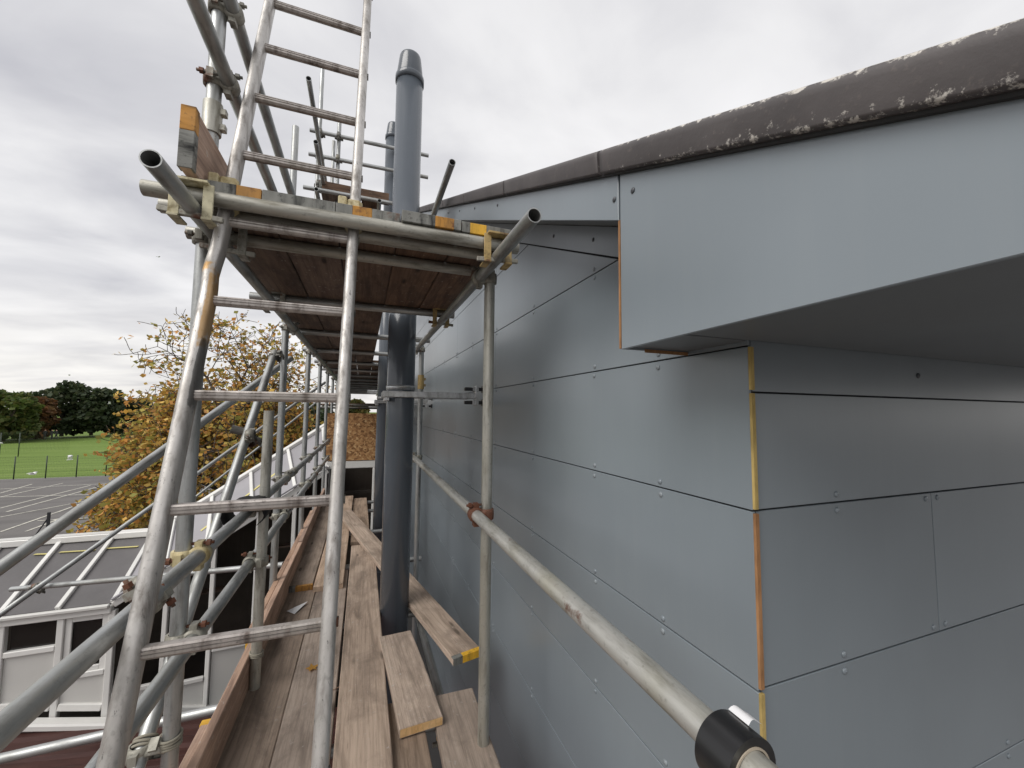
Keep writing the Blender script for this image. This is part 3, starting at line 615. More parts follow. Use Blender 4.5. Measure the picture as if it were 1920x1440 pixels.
board((-.212, 3.56, Z0+.0385), (-.212, 7.10, Z0+.0385), 'far board lapped over the deck just right of the ladder stile', w=.218)
board((.02, 4.75, Z0+.002), (-.0, 7.05, Z0+.002), 'far narrow board under the end of the diagonal board', w=.20)
# fresh-sawn end on the offcut
for o in [x for x in bpy.data.objects if x.get('label', '').startswith('short offcut')]:
    e0 = o.matrix_world @ Vector((-o.dimensions.x/2-.0015, 0, -.019)); e1 = o.matrix_world @ Vector((-o.dimensions.x/2+.0005, 0, -.019)); bar('sawn_end', e0, e1, .186, .032, 'fresh_cut', o)
# toe boards on edge
def toe(p0, p1, h, label, hoops=(None, None), mt='toe_wood', th=.036, grp='toe boards on edge'):
    p0, p1 = Vector(p0), Vector(p1)
    return board(p0, p1, label, h, th, mt, hoops, grp, (-1, 0, 0), 'toe_board', 'toe board')
toe((-.531, -.5, 4.655), (-.531, 4.3, 4.66), .20, 'reddish toe board standing along the open edge of the lower deck')
toe((-.535, 4.33, 4.66), (-.56, 7.1, 4.66), .20, 'far toe board continuing along the lower deck edge', (None, None))
toe((-.570, -.5, 4.625), (-.572, 2.05, 4.63), .20, 'outer toe board behind the near one, its far end banded yellow', (None, 'hoop_yellow'))
toe((-.572, 2.70, 4.655), (-.572, 5.6, 4.66), .20, 'outer toe board beyond the middle standard, near end banded yellow', ('hoop_yellow', None))
toe((-.556, 1.452, 6.838), (-.556, 3.35, 6.838), .20, 'toe board on the upper platform end, grey and orange band facing out', ([('end_hoop', 'hoop_orange', -1, -.2), ('end_hoop', 'hoop_grey', -.2, 1)], None), grp='upper toe boards')
# upper platform boards
UZ = TZ2+TR+.0385+.001; cols = [-.457, -.231, -.005, .221, .447]
spans = [[(1.512, 5.3), (5.32, 9.2), (9.22, 13.1), (13.12, 16.95)]]*3+[[(1.478, 2.86), (6.15, 9.9), (9.92, 13.8)], [(1.484, 2.84), (6.15, 9.9), (9.92, 13.8)]]
hp_near = [[('end_hoop', 'hoop_orange', -1, -.35), ('end_hoop', 'hoop_grey', -.35, 1)], 'hoop_grey', [('end_hoop', 'hoop_orange', -.1, .5), ('end_hoop', 'hoop_grey', -1, -.1), ('end_hoop', 'hoop_grey', .5, 1)],
           [('end_hoop', 'hoop_grey', -.1, 1), ('end_hoop', 'hoop_orange', -.75, -.1), ('end_hoop', 'hoop_grey', -1, -.75)], [('end_hoop', 'hoop_yellow', .1, .7), ('end_hoop', 'hoop_grey', -1, .1), ('end_hoop', 'hoop_grey', .7, 1)]]
for i, x in enumerate(cols):
    for k, (a, b_) in enumerate(spans[i]):
        wall_i = ['fifth', 'fourth', 'third', 'second', 'first'][i]
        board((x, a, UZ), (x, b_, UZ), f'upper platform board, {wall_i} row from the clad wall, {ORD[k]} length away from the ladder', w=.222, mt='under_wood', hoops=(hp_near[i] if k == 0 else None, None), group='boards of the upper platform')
# top platform beyond: boards and toe boards
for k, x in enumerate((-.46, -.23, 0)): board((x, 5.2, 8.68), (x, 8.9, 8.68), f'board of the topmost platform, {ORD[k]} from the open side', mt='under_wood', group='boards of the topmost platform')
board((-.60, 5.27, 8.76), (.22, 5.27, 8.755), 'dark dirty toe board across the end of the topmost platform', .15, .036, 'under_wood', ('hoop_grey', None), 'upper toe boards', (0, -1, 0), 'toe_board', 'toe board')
# ------------------------------------------------------------------ ladder
lad = empty('ladder', (-.26, .93, 4.58), 'worn aluminium ladder leaning on the upper platform edge', 'ladder')
LB, LT = Vector((0, .895, 4.60)), Vector((0, 1.925, 7.80)); LD = (LT-LB).normalized(); LT2 = LB+LD*3.75
def stile(x0, x1, name='stile', bend=False):
    n = 90; L = (LT2-LB).length; sd_ = Vector((1, 0, 0)); fr = LD.cross(sd_).normalized()     # fr: front-back
    pts = []
    for i in range(14):
        a = 2*math.pi*i/14; cx_, sy_ = math.cos(a), math.sin(a)
        pts.append((.019*math.copysign(abs(cx_)**.75, cx_), .031*math.copysign(abs(sy_)**.6, sy_)))
    v, f, daub = [], [], []
    for k in range(n+1):
        s_ = L*k/n; x = x0+(x1-x0)*k/n; base = LB+LD*s_; z = base.z
        dx = -.007*math.exp(-((z-6.43)/.05)**2) if bend else 0
        for i, (a, b_) in enumerate(pts):
            q = base+sd_*(x+a+dx)+fr*b_; v.append(q)
            yel = max(0, 1-abs(z-6.30)/.22) if (bend and a > .006) else 0
            if bend: yel = max(yel, max(0, 1-abs(z-6.44)/.035))
            blk = max(0, 1-abs(z-6.10)/.17) if (bend and a > .01) else 0
            daub.append((min(.8, yel*1.1), min(1, blk*1.3), 0, 1))
    for k in range(n):
        for i in range(14): j = (i+1) % 14; f.append((k*14+i, k*14+j, (k+1)*14+j, (k+1)*14+i))
    f += [tuple(range(14))[::-1], tuple(n*14+i for i in range(14))]
    o = pyd(name, v, f, 'stile', lad, True); at = o.data.color_attributes.new('daub', 'FLOAT_COLOR', 'POINT')
    at.data.foreach_set('color', [c for d_ in daub for c in d_]); return o
stile(-.468, -.446, bend=True); stile(-.070, -.048)
def rung(s_):
    c = LB+LD*s_; t_ = s_/3.75; xa, xb = -.468+.022*t_+.015, -.070+.022*t_-.015
    pr = [(-.015, -.008), (-.0155, -.002), (-.012, -.002), (-.012, .001), (-.0155, .001), (-.0155, .006), (-.012, .006), (-.012, .009), (-.0145, .009), (-.012, .0135), (-.004, .0145), (.006, .014), (.013, .009), (.0155, 0), (.012, -.010), (.002, -.0155), (-.009, -.0145)]
    v = [(x, c.y+a, c.z+b_) for x in (xa, xb) for a, b_ in pr]; n = len(pr)
    f = [(i, (i+1) % n, n+(i+1) % n, n+i) for i in range(n)]+[tuple(range(n))[::-1], tuple(range(n, 2*n))]
    o = pyd('rung', v, f, 'alu_rung', lad)
    rod('rung_end', (xb+.026, c.y, c.z), (xb+.038, c.y, c.z), .013, 'dark_steel', o, 10)
for k in range(-2, 11): 
    s_ = (5.452-4.60+.2935*k)/LD.z
    if s_ > .1: rung(s_)
for x in (-.456, -.058):
    c = LB+LD*((6.735-4.60)/LD.z); o = bar('ladder_clamp', c+Vector((x, 0, 0))-LD*.062, c+Vector((x, 0, 0))+LD*.05, .058, .084, 'cream_paint', lad, .012)
    bar('clamp_hook', c+Vector((x-.04, -.01, -.03)), c+Vector((x-.04, -.01, .055)), .03, .05, 'cream_paint', o, .004)
# ------------------------------------------------------------------ tape roll, litter
tc = Vector((LI, .425, 5.544))
o = tube('tape_roll', tc-Y_*.026, tc+Y_*.026, 'black_plastic', None, .0425, .0315, 48); tag(o, 'roll of glossy black tape hung on the near guard rail', 'tape roll')
tube('cardboard_core', tc-Y_*.0275, tc+Y_*.0275, 'tape_core', o, .0313, .0285, 32)
v = []; n = 9
for i in range(n):
    a = i/(n-1)
    for y in (-.02, .02): v.append((LI+.020+.035*a, .425+y*(.8-.3*a)+.01, 5.583+.016*a-.03*a*a+.002*math.sin(a*7)))
pyd('loose_tape_end', v, [(2*i, 2*i+1, 2*i+3, 2*i+2) for i in range(n-1)], 'paper_white', o, True)
def leaf(x, y, z, s, rot, col, label):
    pts = []
    for i in range(10):
        a = 2*math.pi*i/10; r = s*(1.0 if i % 2 == 0 else .5)*(1.25 if i == 0 else 1); pts.append((x+r*math.cos(a+rot), y+r*math.sin(a+rot), z+.004+.012*random.random()))
    v = [(x, y, z+.004)]+pts; o = pyd('fallen_leaf', v, [(0, 1+i, 1+(i+1) % 10) for i in range(10)], 'leaf', None, True)
    at = o.data.color_attributes.new('tint', 'FLOAT_COLOR', 'POINT'); at.data.foreach_set('color', list((*col, 1))*11); tag(o, label, 'leaf')
leaf(-.215, 2.53, Z0, .034, .6, (.55, .30, .07), 'yellow maple leaf lying on the board beside the right ladder stile')
leaf(-.50, 2.52, Z0, .028, 2.1, (.28, .09, .03), 'rust coloured leaf against the reddish toe board')
leaf(-.19, 3.06, Z0, .015, .3, (.30, .20, .08), 'tiny curled brown leaf beyond the yellow leaf')
leaf(-.19, 2.72, Z0, .014, 1.3, (.16, .16, .06), 'tiny dark green leaf close to the ladder stile')
o = slab('paper_scrap', [(-.455, 3.27, Z0+.012), (-.40, 3.22, Z0+.006), (-.335, 3.36, Z0+.02), (-.41, 3.33, Z0+.006)], (0, 0, 1), .0015, 'paper_white'); tag(o, 'torn white scrap of paper on the board near the lapped ends', 'scrap')
rod_o = rod('stick', (-.17, 2.27, Z0+.004), (-.05, 2.33, Z0+.005), .0022, 'toe_wood'); tag(rod_o, 'thin twig lying across the board by the ladder stile', 'twig')
rod_o = rod('white_straw', (-.51, 2.37, Z0+.006), (-.498, 2.55, Z0+.012), .002, 'paper_white'); tag(rod_o, 'thin white strip lying along the foot of the toe board', 'strip')
# ------------------------------------------------------------------ white framed building on the left
wb = empty('white_framed_building', (-3.2, 9, 0), 'low white framed building with ribbed grey roof panels', 'building')
cC, cB, cD, cT = Vector((-3.165, 7.32, 3.30)), Vector((-.56, 8.0, 4.94)), Vector((-3.28, 8.65, 3.87)), Vector((-.77, 9.3, 5.63))
up_ = Vector((0, 0, 1))
# level roof
ex = [-7.5, -6.35, -5.5, -4.89, -4.32, -3.745, -3.165]; rx = [-8.2, -6.8, -5.9, -5.15, -4.45, -3.80, -3.28]
n1 = Vector((0, -.57, 1.33)).normalized()
for i in range(len(ex)-1):
    slab('roof_panel', [(ex[i], 7.32, 3.30), (ex[i+1], 7.32, 3.30), (rx[i+1], 8.65, 3.87), (rx[i], 8.65, 3.87)], n1, .02, 'roof_sheet_dark', wb)
for a, b_ in zip(ex, rx): bar('roof_rib', (a, 7.30, 3.318), (b_, 8.66, 3.90), .055, .05, 'upvc', wb, .006)
bar('ridge_cap', (-8.2, 8.66, 3.90), (-3.24, 8.66, 3.90), .20, .10, 'upvc', wb, .012)
bar('ridge_lichen_strip', (-8.2, 8.63, 3.955), (-3.75, 8.63, 3.955), .11, .012, 'hoop_grey' if False else 'upvc_panel', wb, .003)
for a, b_ in ((-4.62, -4.40), (-4.33, -3.90), (-3.83, -3.36)):
    k0 = 8.40; bar('yellow_strip', (a, k0, 3.30+(k0-7.32)*.4286+.004), (b_, k0-.02, 3.30+(k0-7.34)*.4286+.004), .075, .004, 'yellow_line', wb)
# back slope and ends
slab('back_slope', [(-8.2, 8.67, 3.87), (-3.28, 8.67, 3.87), (-3.2, 10, 3.3), (-8.2, 10, 3.3)], (0, .57, 1.33), .03, 'roof_sheet_dark', wb)
slab('back_slope', [cD+Vector((0, .02, 0)), cT+Vector((0, .02, 0)), (-.7, 10.3, 4.9), (-3.2, 10.0, 3.3)], (0, .57, 1.33), .03, 'roof_sheet_dark', wb)
slab('back_wall', [(-8.2, 10, 0), (-.7, 10.3, 0), (-.7, 10.3, 4.9), (-3.2, 10, 3.28), (-8.2, 10, 3.28)], (0, -1, 0), .1, 'interior_dark', wb)
slab('back_wall', [(-.7, 10.32, 0), (.7, 10.32, 0), (.7, 10.32, 5.6), (-.7, 10.32, 5.6)], (0, -1, 0), .1, 'interior_dark', wb)
# rising roof
tt = [0, .108, .306, .526, .758, 1.0]; bt = [0, .196, .377, .59, .814, 1.0]
n2 = (cB-cC).cross(cD-cC).normalized(); n2 = n2 if n2.z > 0 else -n2
for i in range(5):
    a0, a1 = cC.lerp(cB, bt[i]), cC.lerp(cB, bt[i+1]); b0, b1 = cD.lerp(cT, tt[i]), cD.lerp(cT, tt[i+1])
    slab('roof_panel', [a0, a1, b1, b0], n2, .02, 'roof_sheet_pale', wb)
    if i: bar('roof_rib', a0+n2*.02, b0+n2*.03, .055, .04, 'upvc', wb, .005, n2)
bar('roof_rib', cB+n2*.02, cT+n2*.03, .06, .04, 'upvc', wb, .005, n2)
bar('verge_trim', cD+n2*.03, cT+n2*.03+(cT-cD).normalized()*.1, .10, .07, 'upvc', wb, .01, n2)
bar('eave_trim', cC+n2*.005-up_*.03, cB+n2*.005-up_*.03, .05, .085, 'upvc', wb, .008)
bar('eave_gutter', cC.lerp(cB, .0)+n2*.03+Vector((0, -.02, .03)), cB+n2*.03+Vector((0, -.02, .03)), .05, .03, 'roof_sheet_pale', wb, .006)
a_, b_ = cC.lerp(cD, .62).lerp(cT, .0)+n2*.006, None
q0 = cC.lerp(cB, .33).lerp(cD.lerp(cT, .27), .35)+n2*.006; q1 = cC.lerp(cB, .74).lerp(cD.lerp(cT, .69), .62)+n2*.006
bar('yellow_strip', q0, q1, .05, .003, 'yellow_line', wb, 0, n2)
# front wall under the level eave (plane y = 7.32)
FY = 7.335
bar('eave_beam', (-8, FY-.02, 3.225), (-3.17, FY-.02, 3.225), .09, .10, 'upvc', wb, .01)
bar('gutter', (-8, FY-.08, 3.285), (-3.18, FY-.08, 3.285), .06, .05, 'upvc_panel', wb, .012)
fz = lambda x: 1.915-(x+3.13)*.23
for x in (-6.35, -5.5, -4.89, -4.28, -3.70, -3.165): bar('post', (x, FY, fz(x)-.2), (x, FY, 3.20), .075, .08, 'upvc', wb, .008)
for i, (xa, xb) in enumerate(((-6.31, -5.54), (-5.46, -4.93), (-4.85, -4.32), (-4.24, -3.74), (-3.66, -3.205))):
    mid = 2.84 if i != 4 else 2.44
    bar('sill_rail', (xa, FY-.005, mid-.035), (xb, FY-.005, mid-.035), .07, .07, 'upvc', wb, .008)
    slab('infill_panel', [(xa, FY-.004, fz(xa)+.02), (xb, FY-.004, fz(xb)+.02), (xb, FY-.004, mid-.066), (xa, FY-.004, mid-.066)], (0, -1, 0), .03, 'upvc_panel', wb)
    bar('base_rail', (xa, FY-.004, fz(xa)+.0), (xb, FY-.004, fz(xb)+.0), .07, .09, 'upvc', wb, .008)
    wn_ = box('window_pane', (xa+.03, FY+.02, mid), (xb-.03, FY+.026, 3.17), 'window_glass', wb)
    if i == 4:
        for za, zb_, xx, xy in ((mid, 3.16, xa, xa+.07), (mid, 3.16, xb-.07, xb), (3.10, 3.175, xa+.07, xb-.07), (mid, mid+.06, xa+.07, xb-.07)): box('window_frame', (xx, FY-.012, za), (xy, FY+.018, zb_), 'upvc', wn_, .006)
bar('base_gutter', (-6.5, FY-.13, fz(-6.5)-.14), (-3.0, FY-.13, fz(-3.0)-.14), .16, .09, 'upvc', wb, .02)
# wall under the rising eave
wp = lambda x: 7.335+.257*(x+3.165)
ez = lambda x: 3.30+(x+3.165)*(4.94-3.30)/(3.165-.56)
bz = lambda x: 1.92-(x+3.14)*.40
for x in (-2.62, -2.10, -1.55, -1.05, -.60): bar('post', (x, wp(x), bz(x)-.3), (x, wp(x), ez(x)-.05), .06, .07, 'upvc', wb, .008)
for xa, xb, z_ in ((-3.12, -2.66, 2.06), (-2.58, -2.14, 1.95), (-2.06, -1.59, 2.30), (-1.51, -1.09, 2.2), (-1.01, -.64, 2.1)):
    bar('sill_rail', (xa, wp(xa)-.01, z_+.01), (xb, wp(xb)-.01, z_-.03), .06, .06, 'upvc', wb, .008)
    slab('infill_panel', [(xa, wp(xa), bz(xa)-.2), (xb, wp(xb), bz(xb)-.2), (xb, wp(xb), z_-.05), (xa, wp(xa), z_-.01)], (.25, -1, 0), .03, 'upvc_panel', wb)
bar('base_rail', (-3.1, wp(-3.1)-.02, bz(-3.1)-.03), (-.6, wp(-.6)-.02, bz(-.6)-.03), .07, .08, 'upvc', wb, .01)
slab('interior_floor', [(-8, 7.4, 1.2), (.8, 8.2, 1.0), (.8, 10.2, 1.0), (-8, 9.9, 1.2)], (0, 0, 1), .05, 'interior_dark', wb)
for x, z_ in ((-2.4, 2.6), (-1.8, 3.0), (-1.3, 3.3)): bar('interior_shelf', (x-.3, 9.2, z_), (x+.25, 9.25, z_+.02), .2, .03, 'under_wood', wb)
# link porch with OSB
pY = 8.06
slab('osb_sheet', [(-.635, pY-.04, 5.085), (.30, pY-.04, 5.075), (.30, pY+.10, 5.95), (-.635, pY+.10, 5.95)], (0, -1, .15), .018, 'osb', wb)
bar('porch_header', (-.60, pY, 5.00), (.31, pY, 5.00), .07, .13, 'upvc', wb, .01)
for x in (-.345, .235): bar('porch_post', (x, pY-.004, 2.5), (x, pY-.004, 4.932), .06, .07, 'upvc', wb, .008)
box('porch_roof', (-.62, pY+.13, 5.86), (.84, 10.3, 5.90), 'membrane', wb); box('porch_side', (.60, pY+.06, 1.0), (.66, 10.3, 5.85), 'interior_dark', wb)
bar('porch_rail', (-.30, pY+.4, 4.42), (.2, pY+.4, 4.42), .05, .05, 'interior_dark', wb)
# dark clutter and tubes seen above the OSB
T('ledger', (-.9, 9.0, 6.12), (.8, 9.0, 6.10), 'dark_steel', 12); T('ledger', (-.9, 9.6, 6.06), (.8, 9.6, 6.06), 'dark_steel', 12)
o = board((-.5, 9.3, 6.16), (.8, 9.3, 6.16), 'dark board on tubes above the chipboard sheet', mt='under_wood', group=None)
# brown ribbed roof below
v, f = [], []; N = 150
for i in range(N+1):
    y = -1.0+8.24*i/N; z = 1.74-.010*(7.24-y)+(.022 if (i // 3) % 2 else 0)
    for x in (-8, .45): v.append((x, y, z-.16*(x+3.1)*(1 if x > -3.1 else 1)))
for i in range(N): f.append((2*i, 2*i+1, 2*i+3, 2*i+2))
br = empty('brown_ribbed_roof', (-3, 3, 0), 'dark brown ribbed sheet roof below the white framed wall', 'roof')
o = pyd('roof_sheet', v, f, 'brown_roof', br); md = o.modifiers.new('s', 'SOLIDIFY'); md.thickness = .01
slab('roof_wall', [(-8, -1, 0), (.4, -1, 0), (.4, -1, 1.0), (-8, -1, 2.3)], (0, -1, 0), .1, 'upvc_panel', br)
# ------------------------------------------------------------------ trees
def leaves_obj(name, pts, size, cols, parent, jitter=.35):
    v, f, col = [], [], []
    for p, sc_, tone in pts:
        s_ = size*sc_*random.uniform(.6, 1.3); a = Vector((random.gauss(0, 1), random.gauss(0, 1), random.gauss(0, .6))).normalized()
        b_ = a.cross(Vector((random.gauss(0, 1), random.gauss(0, 1), random.gauss(0, 1)))).normalized(); k = len(v)
        v += [p-a*s_*.5, p+b_*s_*.42, p+a*s_*.6, p-b_*s_*.42]; f.append((k, k+1, k+2, k+3))
        c = random.choice(cols); m_ = tone*random.uniform(1-jitter, 1+jitter); col += list((c[0]*m_, c[1]*m_, c[2]*m_, 1))*4
    o = pyd(name, v, f, 'leaf', parent); at = o.data.color_attributes.new('tint', 'FLOAT_COLOR', 'POINT'); at.data.foreach_set('color', col); return o
def limb(v, f, p0, p1, r0, r1, n=6):
    d, u, w = axes(p1-p0); k = len(v)
    for p, r in ((p0, r0), (p1, r1)):
        for i in range(n): a = 2*math.pi*i/n; v.append(p+u*r*math.cos(a)+w*r*math.sin(a))
    for i in range(n): j = (i+1) % n; f.append((k+i, k+j, k+n+j, k+n+i))
def autumn_tree(base, H, R, label):
    e_ = empty('autumn_tree', base, label, 'tree'); v, f, tips = [], [], []
    rnd = random.Random(11)
    b0 = Vector(base)
    def grow(p, d, L, r, lev):
        n = 4; q = p; dd = d.copy()
        for k in range(n):
            dd = (dd+Vector((rnd.gauss(0, .16), rnd.gauss(0, .16), rnd.gauss(.02, .12)))).normalized(); q2 = q+dd*L/n
            limb(v, f, q, q2, max(.011, r*(1-.16*k)), max(.009, r*(1-.16*(k+1))), 6 if lev < 3 else 4); q = q2
            if (q-b0-Vector((0, 0, H*.45))).length > R*1.0 or q.z > H*.875: tips.append((q.copy(), lev)); return
            if lev >= 3: tips.append((q.copy(), lev))
            if lev < 5 and k >= 1:
                for _ in range(2 if lev in (1, 2, 3) else 1):
                    ax = dd.orthogonal(); ax.rotate(Matrix.Rotation(rnd.uniform(0, 6.28), 3, dd)); nd = (dd*.75+ax*rnd.uniform(.6, 1.0)).normalized()
                    if lev > 2: nd.z -= .12
                    grow(q, nd.normalized(), L*rnd.uniform(.55, .72), r*(.55-.05*k), lev+1)
        tips.append((q.copy(), lev))
    b0 = Vector(base); tr_top = b0+Vector((.1, 0, H*.22)); limb(v, f, b0, tr_top, .26, .20, 10)
    for k in range(10):
        a = 2*math.pi*k/10+rnd.uniform(-.2, .2); el = rnd.uniform(.15, 1.25); d = Vector((math.cos(a)*math.cos(el), math.sin(a)*math.cos(el), math.sin(el)))
        grow(tr_top+Vector((0, 0, rnd.uniform(-.2, .5))), d, R*.42, .10, 1)
    grow(tr_top, Vector((0, 0, 1)), H*.36, .15, 1)
    pyd('trunk_and_limbs', v, f, 'bark', e_, True)
    pts = []
    for p, lev in tips:
        if lev < 2: continue
        hh = (p.z-b0.z)/H; dens = 3.6-1.7*hh; tone_ = rnd.uniform(.72, 1.3)
        if rnd.random() < .5: continue
        for _ in range(max(2, int(dens*rnd.uniform(1.2, 3.4)))):
            pts.append((p+Vector((rnd.gauss(0, .15), rnd.gauss(0, .15), rnd.gauss(-.02, .06))), 1, tone_))
    random.shuffle(pts); pts = pts[:40000]
    cols = [(.58, .35, .08), (.62, .42, .11), (.56, .27, .07), (.48, .36, .09), (.38, .33, .085), (.58, .30, .09), (.30, .29, .07), (.56, .38, .10)]
    leaves_obj('crown', pts, .165, cols, e_, .22)
    print('autumn', len(tips), len(pts), max(p.z for p, _, _ in pts), min(p.x for p, _, _ in pts), max(p.x for p, _, _ in pts))
    return e_
autumn_tree((-5.6, 20.2, 0), 11.3, 5.7, 'broad orange and yellow autumn tree behind the white framed building')
def far_tree(x, y, H, R, cols, label, n=5200, trunk=.2, zlow=.12, name='field_tree', leaf=.85):
    e_ = empty(name, (x, y, 0), label, 'tree', 'trees along the far edge of the field'); rnd = random.Random(int(x*13+y*7)); v, f = [], []
    b0 = Vector((x, y, 0)); limb(v, f, b0, b0+Vector((0, 0, H*.5)), H*.03, H*.018, 8)
    lobes = []
    for k in range(26):
        a = rnd.uniform(0, 6.28); hh = rnd.uniform(zlow, .9); rr_ = R*math.sqrt(max(.05, 1-((hh-.45)/.55)**2))*rnd.uniform(.35, .85)
        c = b0+Vector((math.cos(a)*rr_, math.sin(a)*rr_, H*hh)); lobes.append((c, R*rnd.uniform(.24, .42), rnd.uniform(.72, 1.2)))
        limb(v, f, b0+Vector((0, 0, H*.2*rnd.uniform(.6, 1.6))), c, H*.01, H*.003, 4)
    pyd('trunk_and_limbs', v, f, 'bark', e_); pts = []
    for _ in range(n):
        c, r, tn = rnd.choice(lobes); d = Vector((rnd.gauss(0, 1), rnd.gauss(0, 1), rnd.gauss(0, 1))).normalized(); p = c+Vector((d.x, d.y, d.z*.75))*r*rnd.uniform(.55, 1.05)
        if p.z > .2: pts.append((p, 1, tn))
    leaves_obj('crown', pts, leaf, cols, e_, .25)
DG = [(.046, .066, .03), (.058, .078, .034), (.036, .054, .025), (.072, .084, .038)]
LG = [(.085, .12, .03), (.11, .14, .035), (.065, .095, .028), (.14, .14, .04)]
RO = [(.16, .075, .03), (.13, .06, .028), (.18, .10, .04), (.09, .06, .03)]
OL = [(.11, .10, .03), (.16, .12, .035), (.08, .09, .03)]
TREES = [
    (-58.7, 96.7, 8.8, 4.4, LG, 'light green tree at the far left edge of the field'),
    (-59.0, 103.2, 8.3, 3.6, RO, 'russet autumn tree beside the light green one'),
    (-59.1, 111.8, 11.7, 7.3, DG, 'tall dark green tree, largest of the far clump'),
    (-55.8, 114.8, 11.1, 5.3, DG, 'dark tree in the middle of the far clump'),
    (-52.9, 118.0, 10.4, 4.6, DG, 'rounded dark tree at the right end of the far clump'),
    (-52.1, 126.3, 7.7, 5.3, DG, 'low dark shrubby tree between clump and autumn tree'),
    (-46.2, 129.4, 8.4, 6.3, OL, 'olive tree behind the left of the autumn tree'),
    (-36.0, 131.0, 7.9, 7.4, DG, 'dark far tree behind the autumn tree trunk'),
    (-23.8, 121.1, 7.3, 6.3, OL, 'olive far tree behind the scaffold standards'),
    (-13.3, 122.5, 7.9, 6.6, DG, 'dark far tree close to the upper platform underside'),
    (-1.6, 64.7, 7.8, 2.4, OL, 'yellowing tree seen under the far end of the upper platform'),
    (-67.8, 102.2, 9.9, 6.3, DG, 'dark tree cut off by the left picture edge'),
]
for a in TREES: far_tree(*a)
# ------------------------------------------------------------------ fence, posts, birds, people
fe = empty('mesh_fence', (-24, 46, 0), 'dark green mesh fence between car park and grass field', 'fence')
for k in range(22):
    x = -27.0-8+1.98*k; rod('fence_post', (x, 46, 0), (x, 46, 1.9), .04, 'fence_green', fe, 6)
v, f = [], []
for k in range(9): z = .12+.21*k; q = len(v); v += [(-37, 46.02, z), (7, 46.02, z), (7, 46.02, z+.008), (-37, 46.02, z+.008)]; f.append((q, q+1, q+2, q+3))
for k in range(440): x = -37+.1*k; q = len(v); v += [(x, 46.03, .05), (x+.004, 46.03, .05), (x+.004, 46.03, 1.85), (x, 46.03, 1.85)]; f.append((q, q+1, q+2, q+3))
tag(pyd('mesh_wires', v, f, 'fence_green', fe), kind='stuff')
fe2 = empty('sports_cage_fence', (-42, 66, 0), 'taller dark green mesh enclosure on the field at far left', 'fence')
for k in range(9): x = -52+1.6*k; rod('fence_post', (x, 66+.12*k, 0), (x, 66+.12*k, 2.9), .05, 'fence_green', fe2, 6)
v, f = [], []
for k in range(130): x = -52+.1*k; q = len(v); v += [(x, 66+.075*.1*k*10, .05), (x+.012, 66+.075*.1*k*10, .05), (x+.012, 66+.075*.1*k*10, 2.8), (x, 66+.075*.1*k*10, 2.8)]; f.append((q, q+1, q+2, q+3))
tag(pyd('mesh_wires', v, f, 'fence_green', fe2), kind='stuff')
for x, y, lab, s in ((-13.78, 25.7, 'short black braced post beyond the white roof, left of the pair', -1), (-11.46, 24.95, 'short black braced post beyond the white roof, under the autumn tree', 1)):
    p = empty('braced_post', (x, y, 0), lab, 'post', 'black braced posts'); bar('post', (x, y, 0), (x, y, 1.05), .09, .09, 'cloth_dark', p); bar('stay', (x+s*.42, y, 0), (x, y, .82), .04, .04, 'cloth_dark', p)
def gull(p, span, head, lift, label):
    e_ = empty('gull', p, label, 'bird', 'white gulls'); p = Vector(p); d = Vector((math.cos(head), math.sin(head), .05)).normalized(); _, s_, u = axes(d)
    L = span*.42; v, f = [], []; prof_ = [(-.5, .02), (-.3, .07), (0, .11), (.25, .10), (.42, .06), (.5, .015)]
    for t_, r in prof_:
        for i in range(8): a = 2*math.pi*i/8; v.append(p+d*L*t_+(s_*math.cos(a)+u*math.sin(a))*r*L)
    for k in range(5):
        for i in range(8): j = (i+1) % 8; f.append((k*8+i, k*8+j, (k+1)*8+j, (k+1)*8+i))
    pyd('body', v, f, 'gull_white', e_, True)
    for sg in (-1, 1):
        w = []
        for t_, ch, sw, li_ in ((0, .30, 0, 0), (.5, .30, .10, lift), (1, .06, -.22, lift*.75)):
            for cc, hz_ in ((.5, 0), (-.5, 0), (0, .03)): w.append(p+s_*sg*span*.5*t_+u*(span*.5*li_+hz_*span*.3)+d*L*(cc*ch*2+sw))
        pyd('wing', w, [(0, 3, 5, 2), (2, 5, 4, 1), (1, 4, 3, 0), (3, 6, 8, 5), (5, 8, 7, 4), (4, 7, 6, 3)], 'gull_grey' if lift < .2 else 'gull_white', e_, True)
GULLS = [((-26.03, 50.67, 1.06), 1.1, 0.6, 0.75, 'white gull with raised wings flying above the mesh fence'), ((-23.14, 41.05, 0.99), 1.05, 0.1, 0.25, 'white gull gliding low at the left of the fence'), ((-26.98, 63.82, 1.58), 0.7, 2.8, 0.2, 'white gull over the field beside the autumn tree'), ((-23.98, 62.71, 1.54), 0.6, 0.3, 0.3, 'white gull half hidden by the autumn tree'), ((-35.82, 77.42, 6.66), 0.9, 0.4, 0.6, 'white gull against the dark far trees'), ((-38.21, 62.62, 1.87), 0.9, 0.5, 0.3, 'white gull cut by the left picture edge'), ((-48.53, 92.46, 11.65), 0.8, 0.2, 0.4, 'tiny distant bird above the far trees'), ((-29.65, 73.46, 28.74), 0.8, 1.0, 0.2, 'tiny distant bird high in the grey sky')]
for g in GULLS: gull(*g)
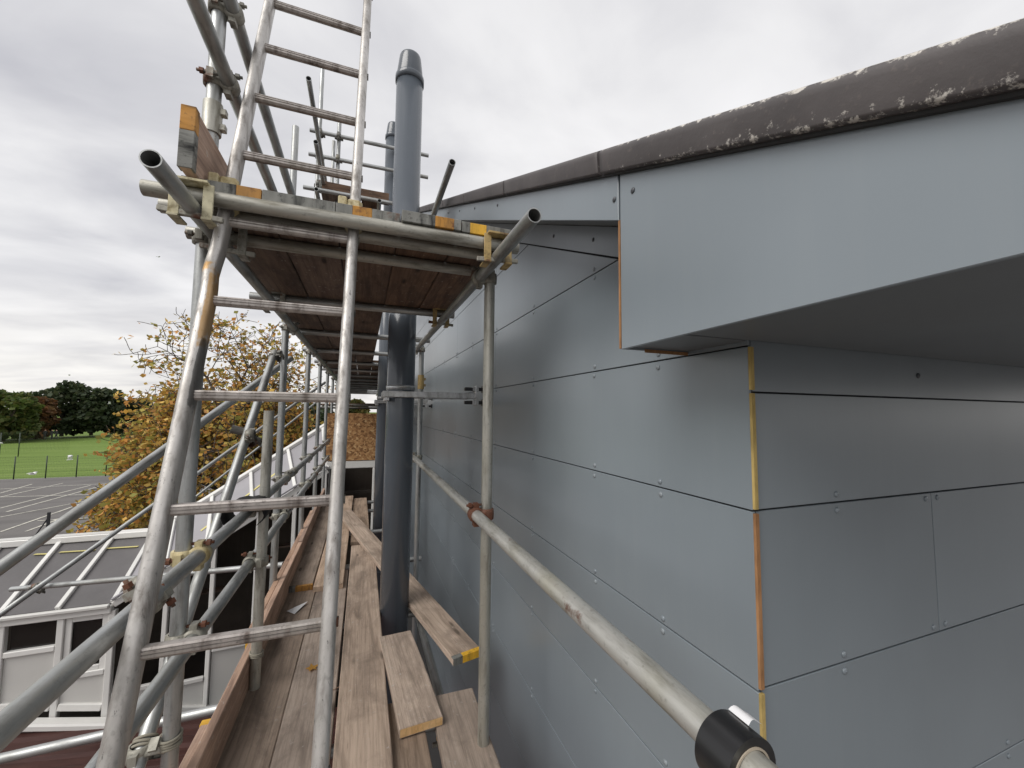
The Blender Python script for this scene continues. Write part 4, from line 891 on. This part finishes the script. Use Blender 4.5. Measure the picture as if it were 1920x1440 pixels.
def person(x, y, h, face, top, label, swing):
    e_ = empty('person', (x, y, 0), label, 'person'); bm = bmesh.new(); k = h/1.75
    J = dict(pel=(0, 0, .95), che=(0, .0, 1.28), nck=(0, 0, 1.48), hd=(0, .01, 1.6), ht=(0, .01, 1.74), ls=(-.18, 0, 1.42), rs=(.18, 0, 1.42), le=(-.24, -.05*swing, 1.14), re=(.24, .05*swing, 1.14), lh=(-.23, .10*swing, .90), rh=(.23, -.06*swing, .90),
             lk=(-.10, .10*swing, .5), rk=(.10, -.06*swing, .5), la=(-.10, .16*swing, .08), ra=(.10, -.2*swing, .08), lt=(-.10, .30*swing, .03), rt=(.10, -.06*swing, .03))
    R_ = dict(pel=.15, che=.16, nck=.06, hd=.095, ht=.06, ls=.07, rs=.07, le=.05, re=.05, lh=.04, rh=.04, lk=.07, rk=.07, la=.05, ra=.05, lt=.04, rt=.04)
    E_ = [('pel', 'che'), ('che', 'nck'), ('nck', 'hd'), ('hd', 'ht'), ('che', 'ls'), ('che', 'rs'), ('ls', 'le'), ('rs', 're'), ('le', 'lh'), ('re', 'rh'), ('pel', 'lk'), ('pel', 'rk'), ('lk', 'la'), ('rk', 'ra'), ('la', 'lt'), ('ra', 'rt')]
    ks = list(J); c, s_ = math.cos(face), math.sin(face)
    me = bpy.data.meshes.new('body'); me.from_pydata([(x+k*(J[q][0]*c-J[q][1]*s_), y+k*(J[q][0]*s_+J[q][1]*c), k*J[q][2]+.3) for q in ks], [(ks.index(a), ks.index(b_)) for a, b_ in E_], [])
    o = link('body', me, top, e_); md = o.modifiers.new('skin', 'SKIN')
    for q, sv in zip(ks, me.skin_vertices[0].data): sv.radius = (R_[q]*k, R_[q]*k); sv.use_root = q == 'pel'
    o.modifiers.new('sub', 'SUBSURF').levels = 1
    lathe('head', (x, y, k*1.63+.3), [(.001, -.11*k), (.07*k, -.06*k), (.098*k, 0), (.075*k, .08*k), (.001, .12*k)], 'skin', e_, 10)
PEOPLE = [(-53.42, 96.84, 1.7, 0.8, 'cloth_dark', 'walker in dark clothes, left of the three on the field', 1), (-52.25, 96.41, 1.7, 0.8, 'cloth_dark', 'walker in dark clothes, middle of the three on the field', -1), (-51.52, 96.14, 1.7, 0.8, 'cloth_dark', 'walker in dark clothes, right of the three on the field', 0.7)]
for q in PEOPLE: person(*q)
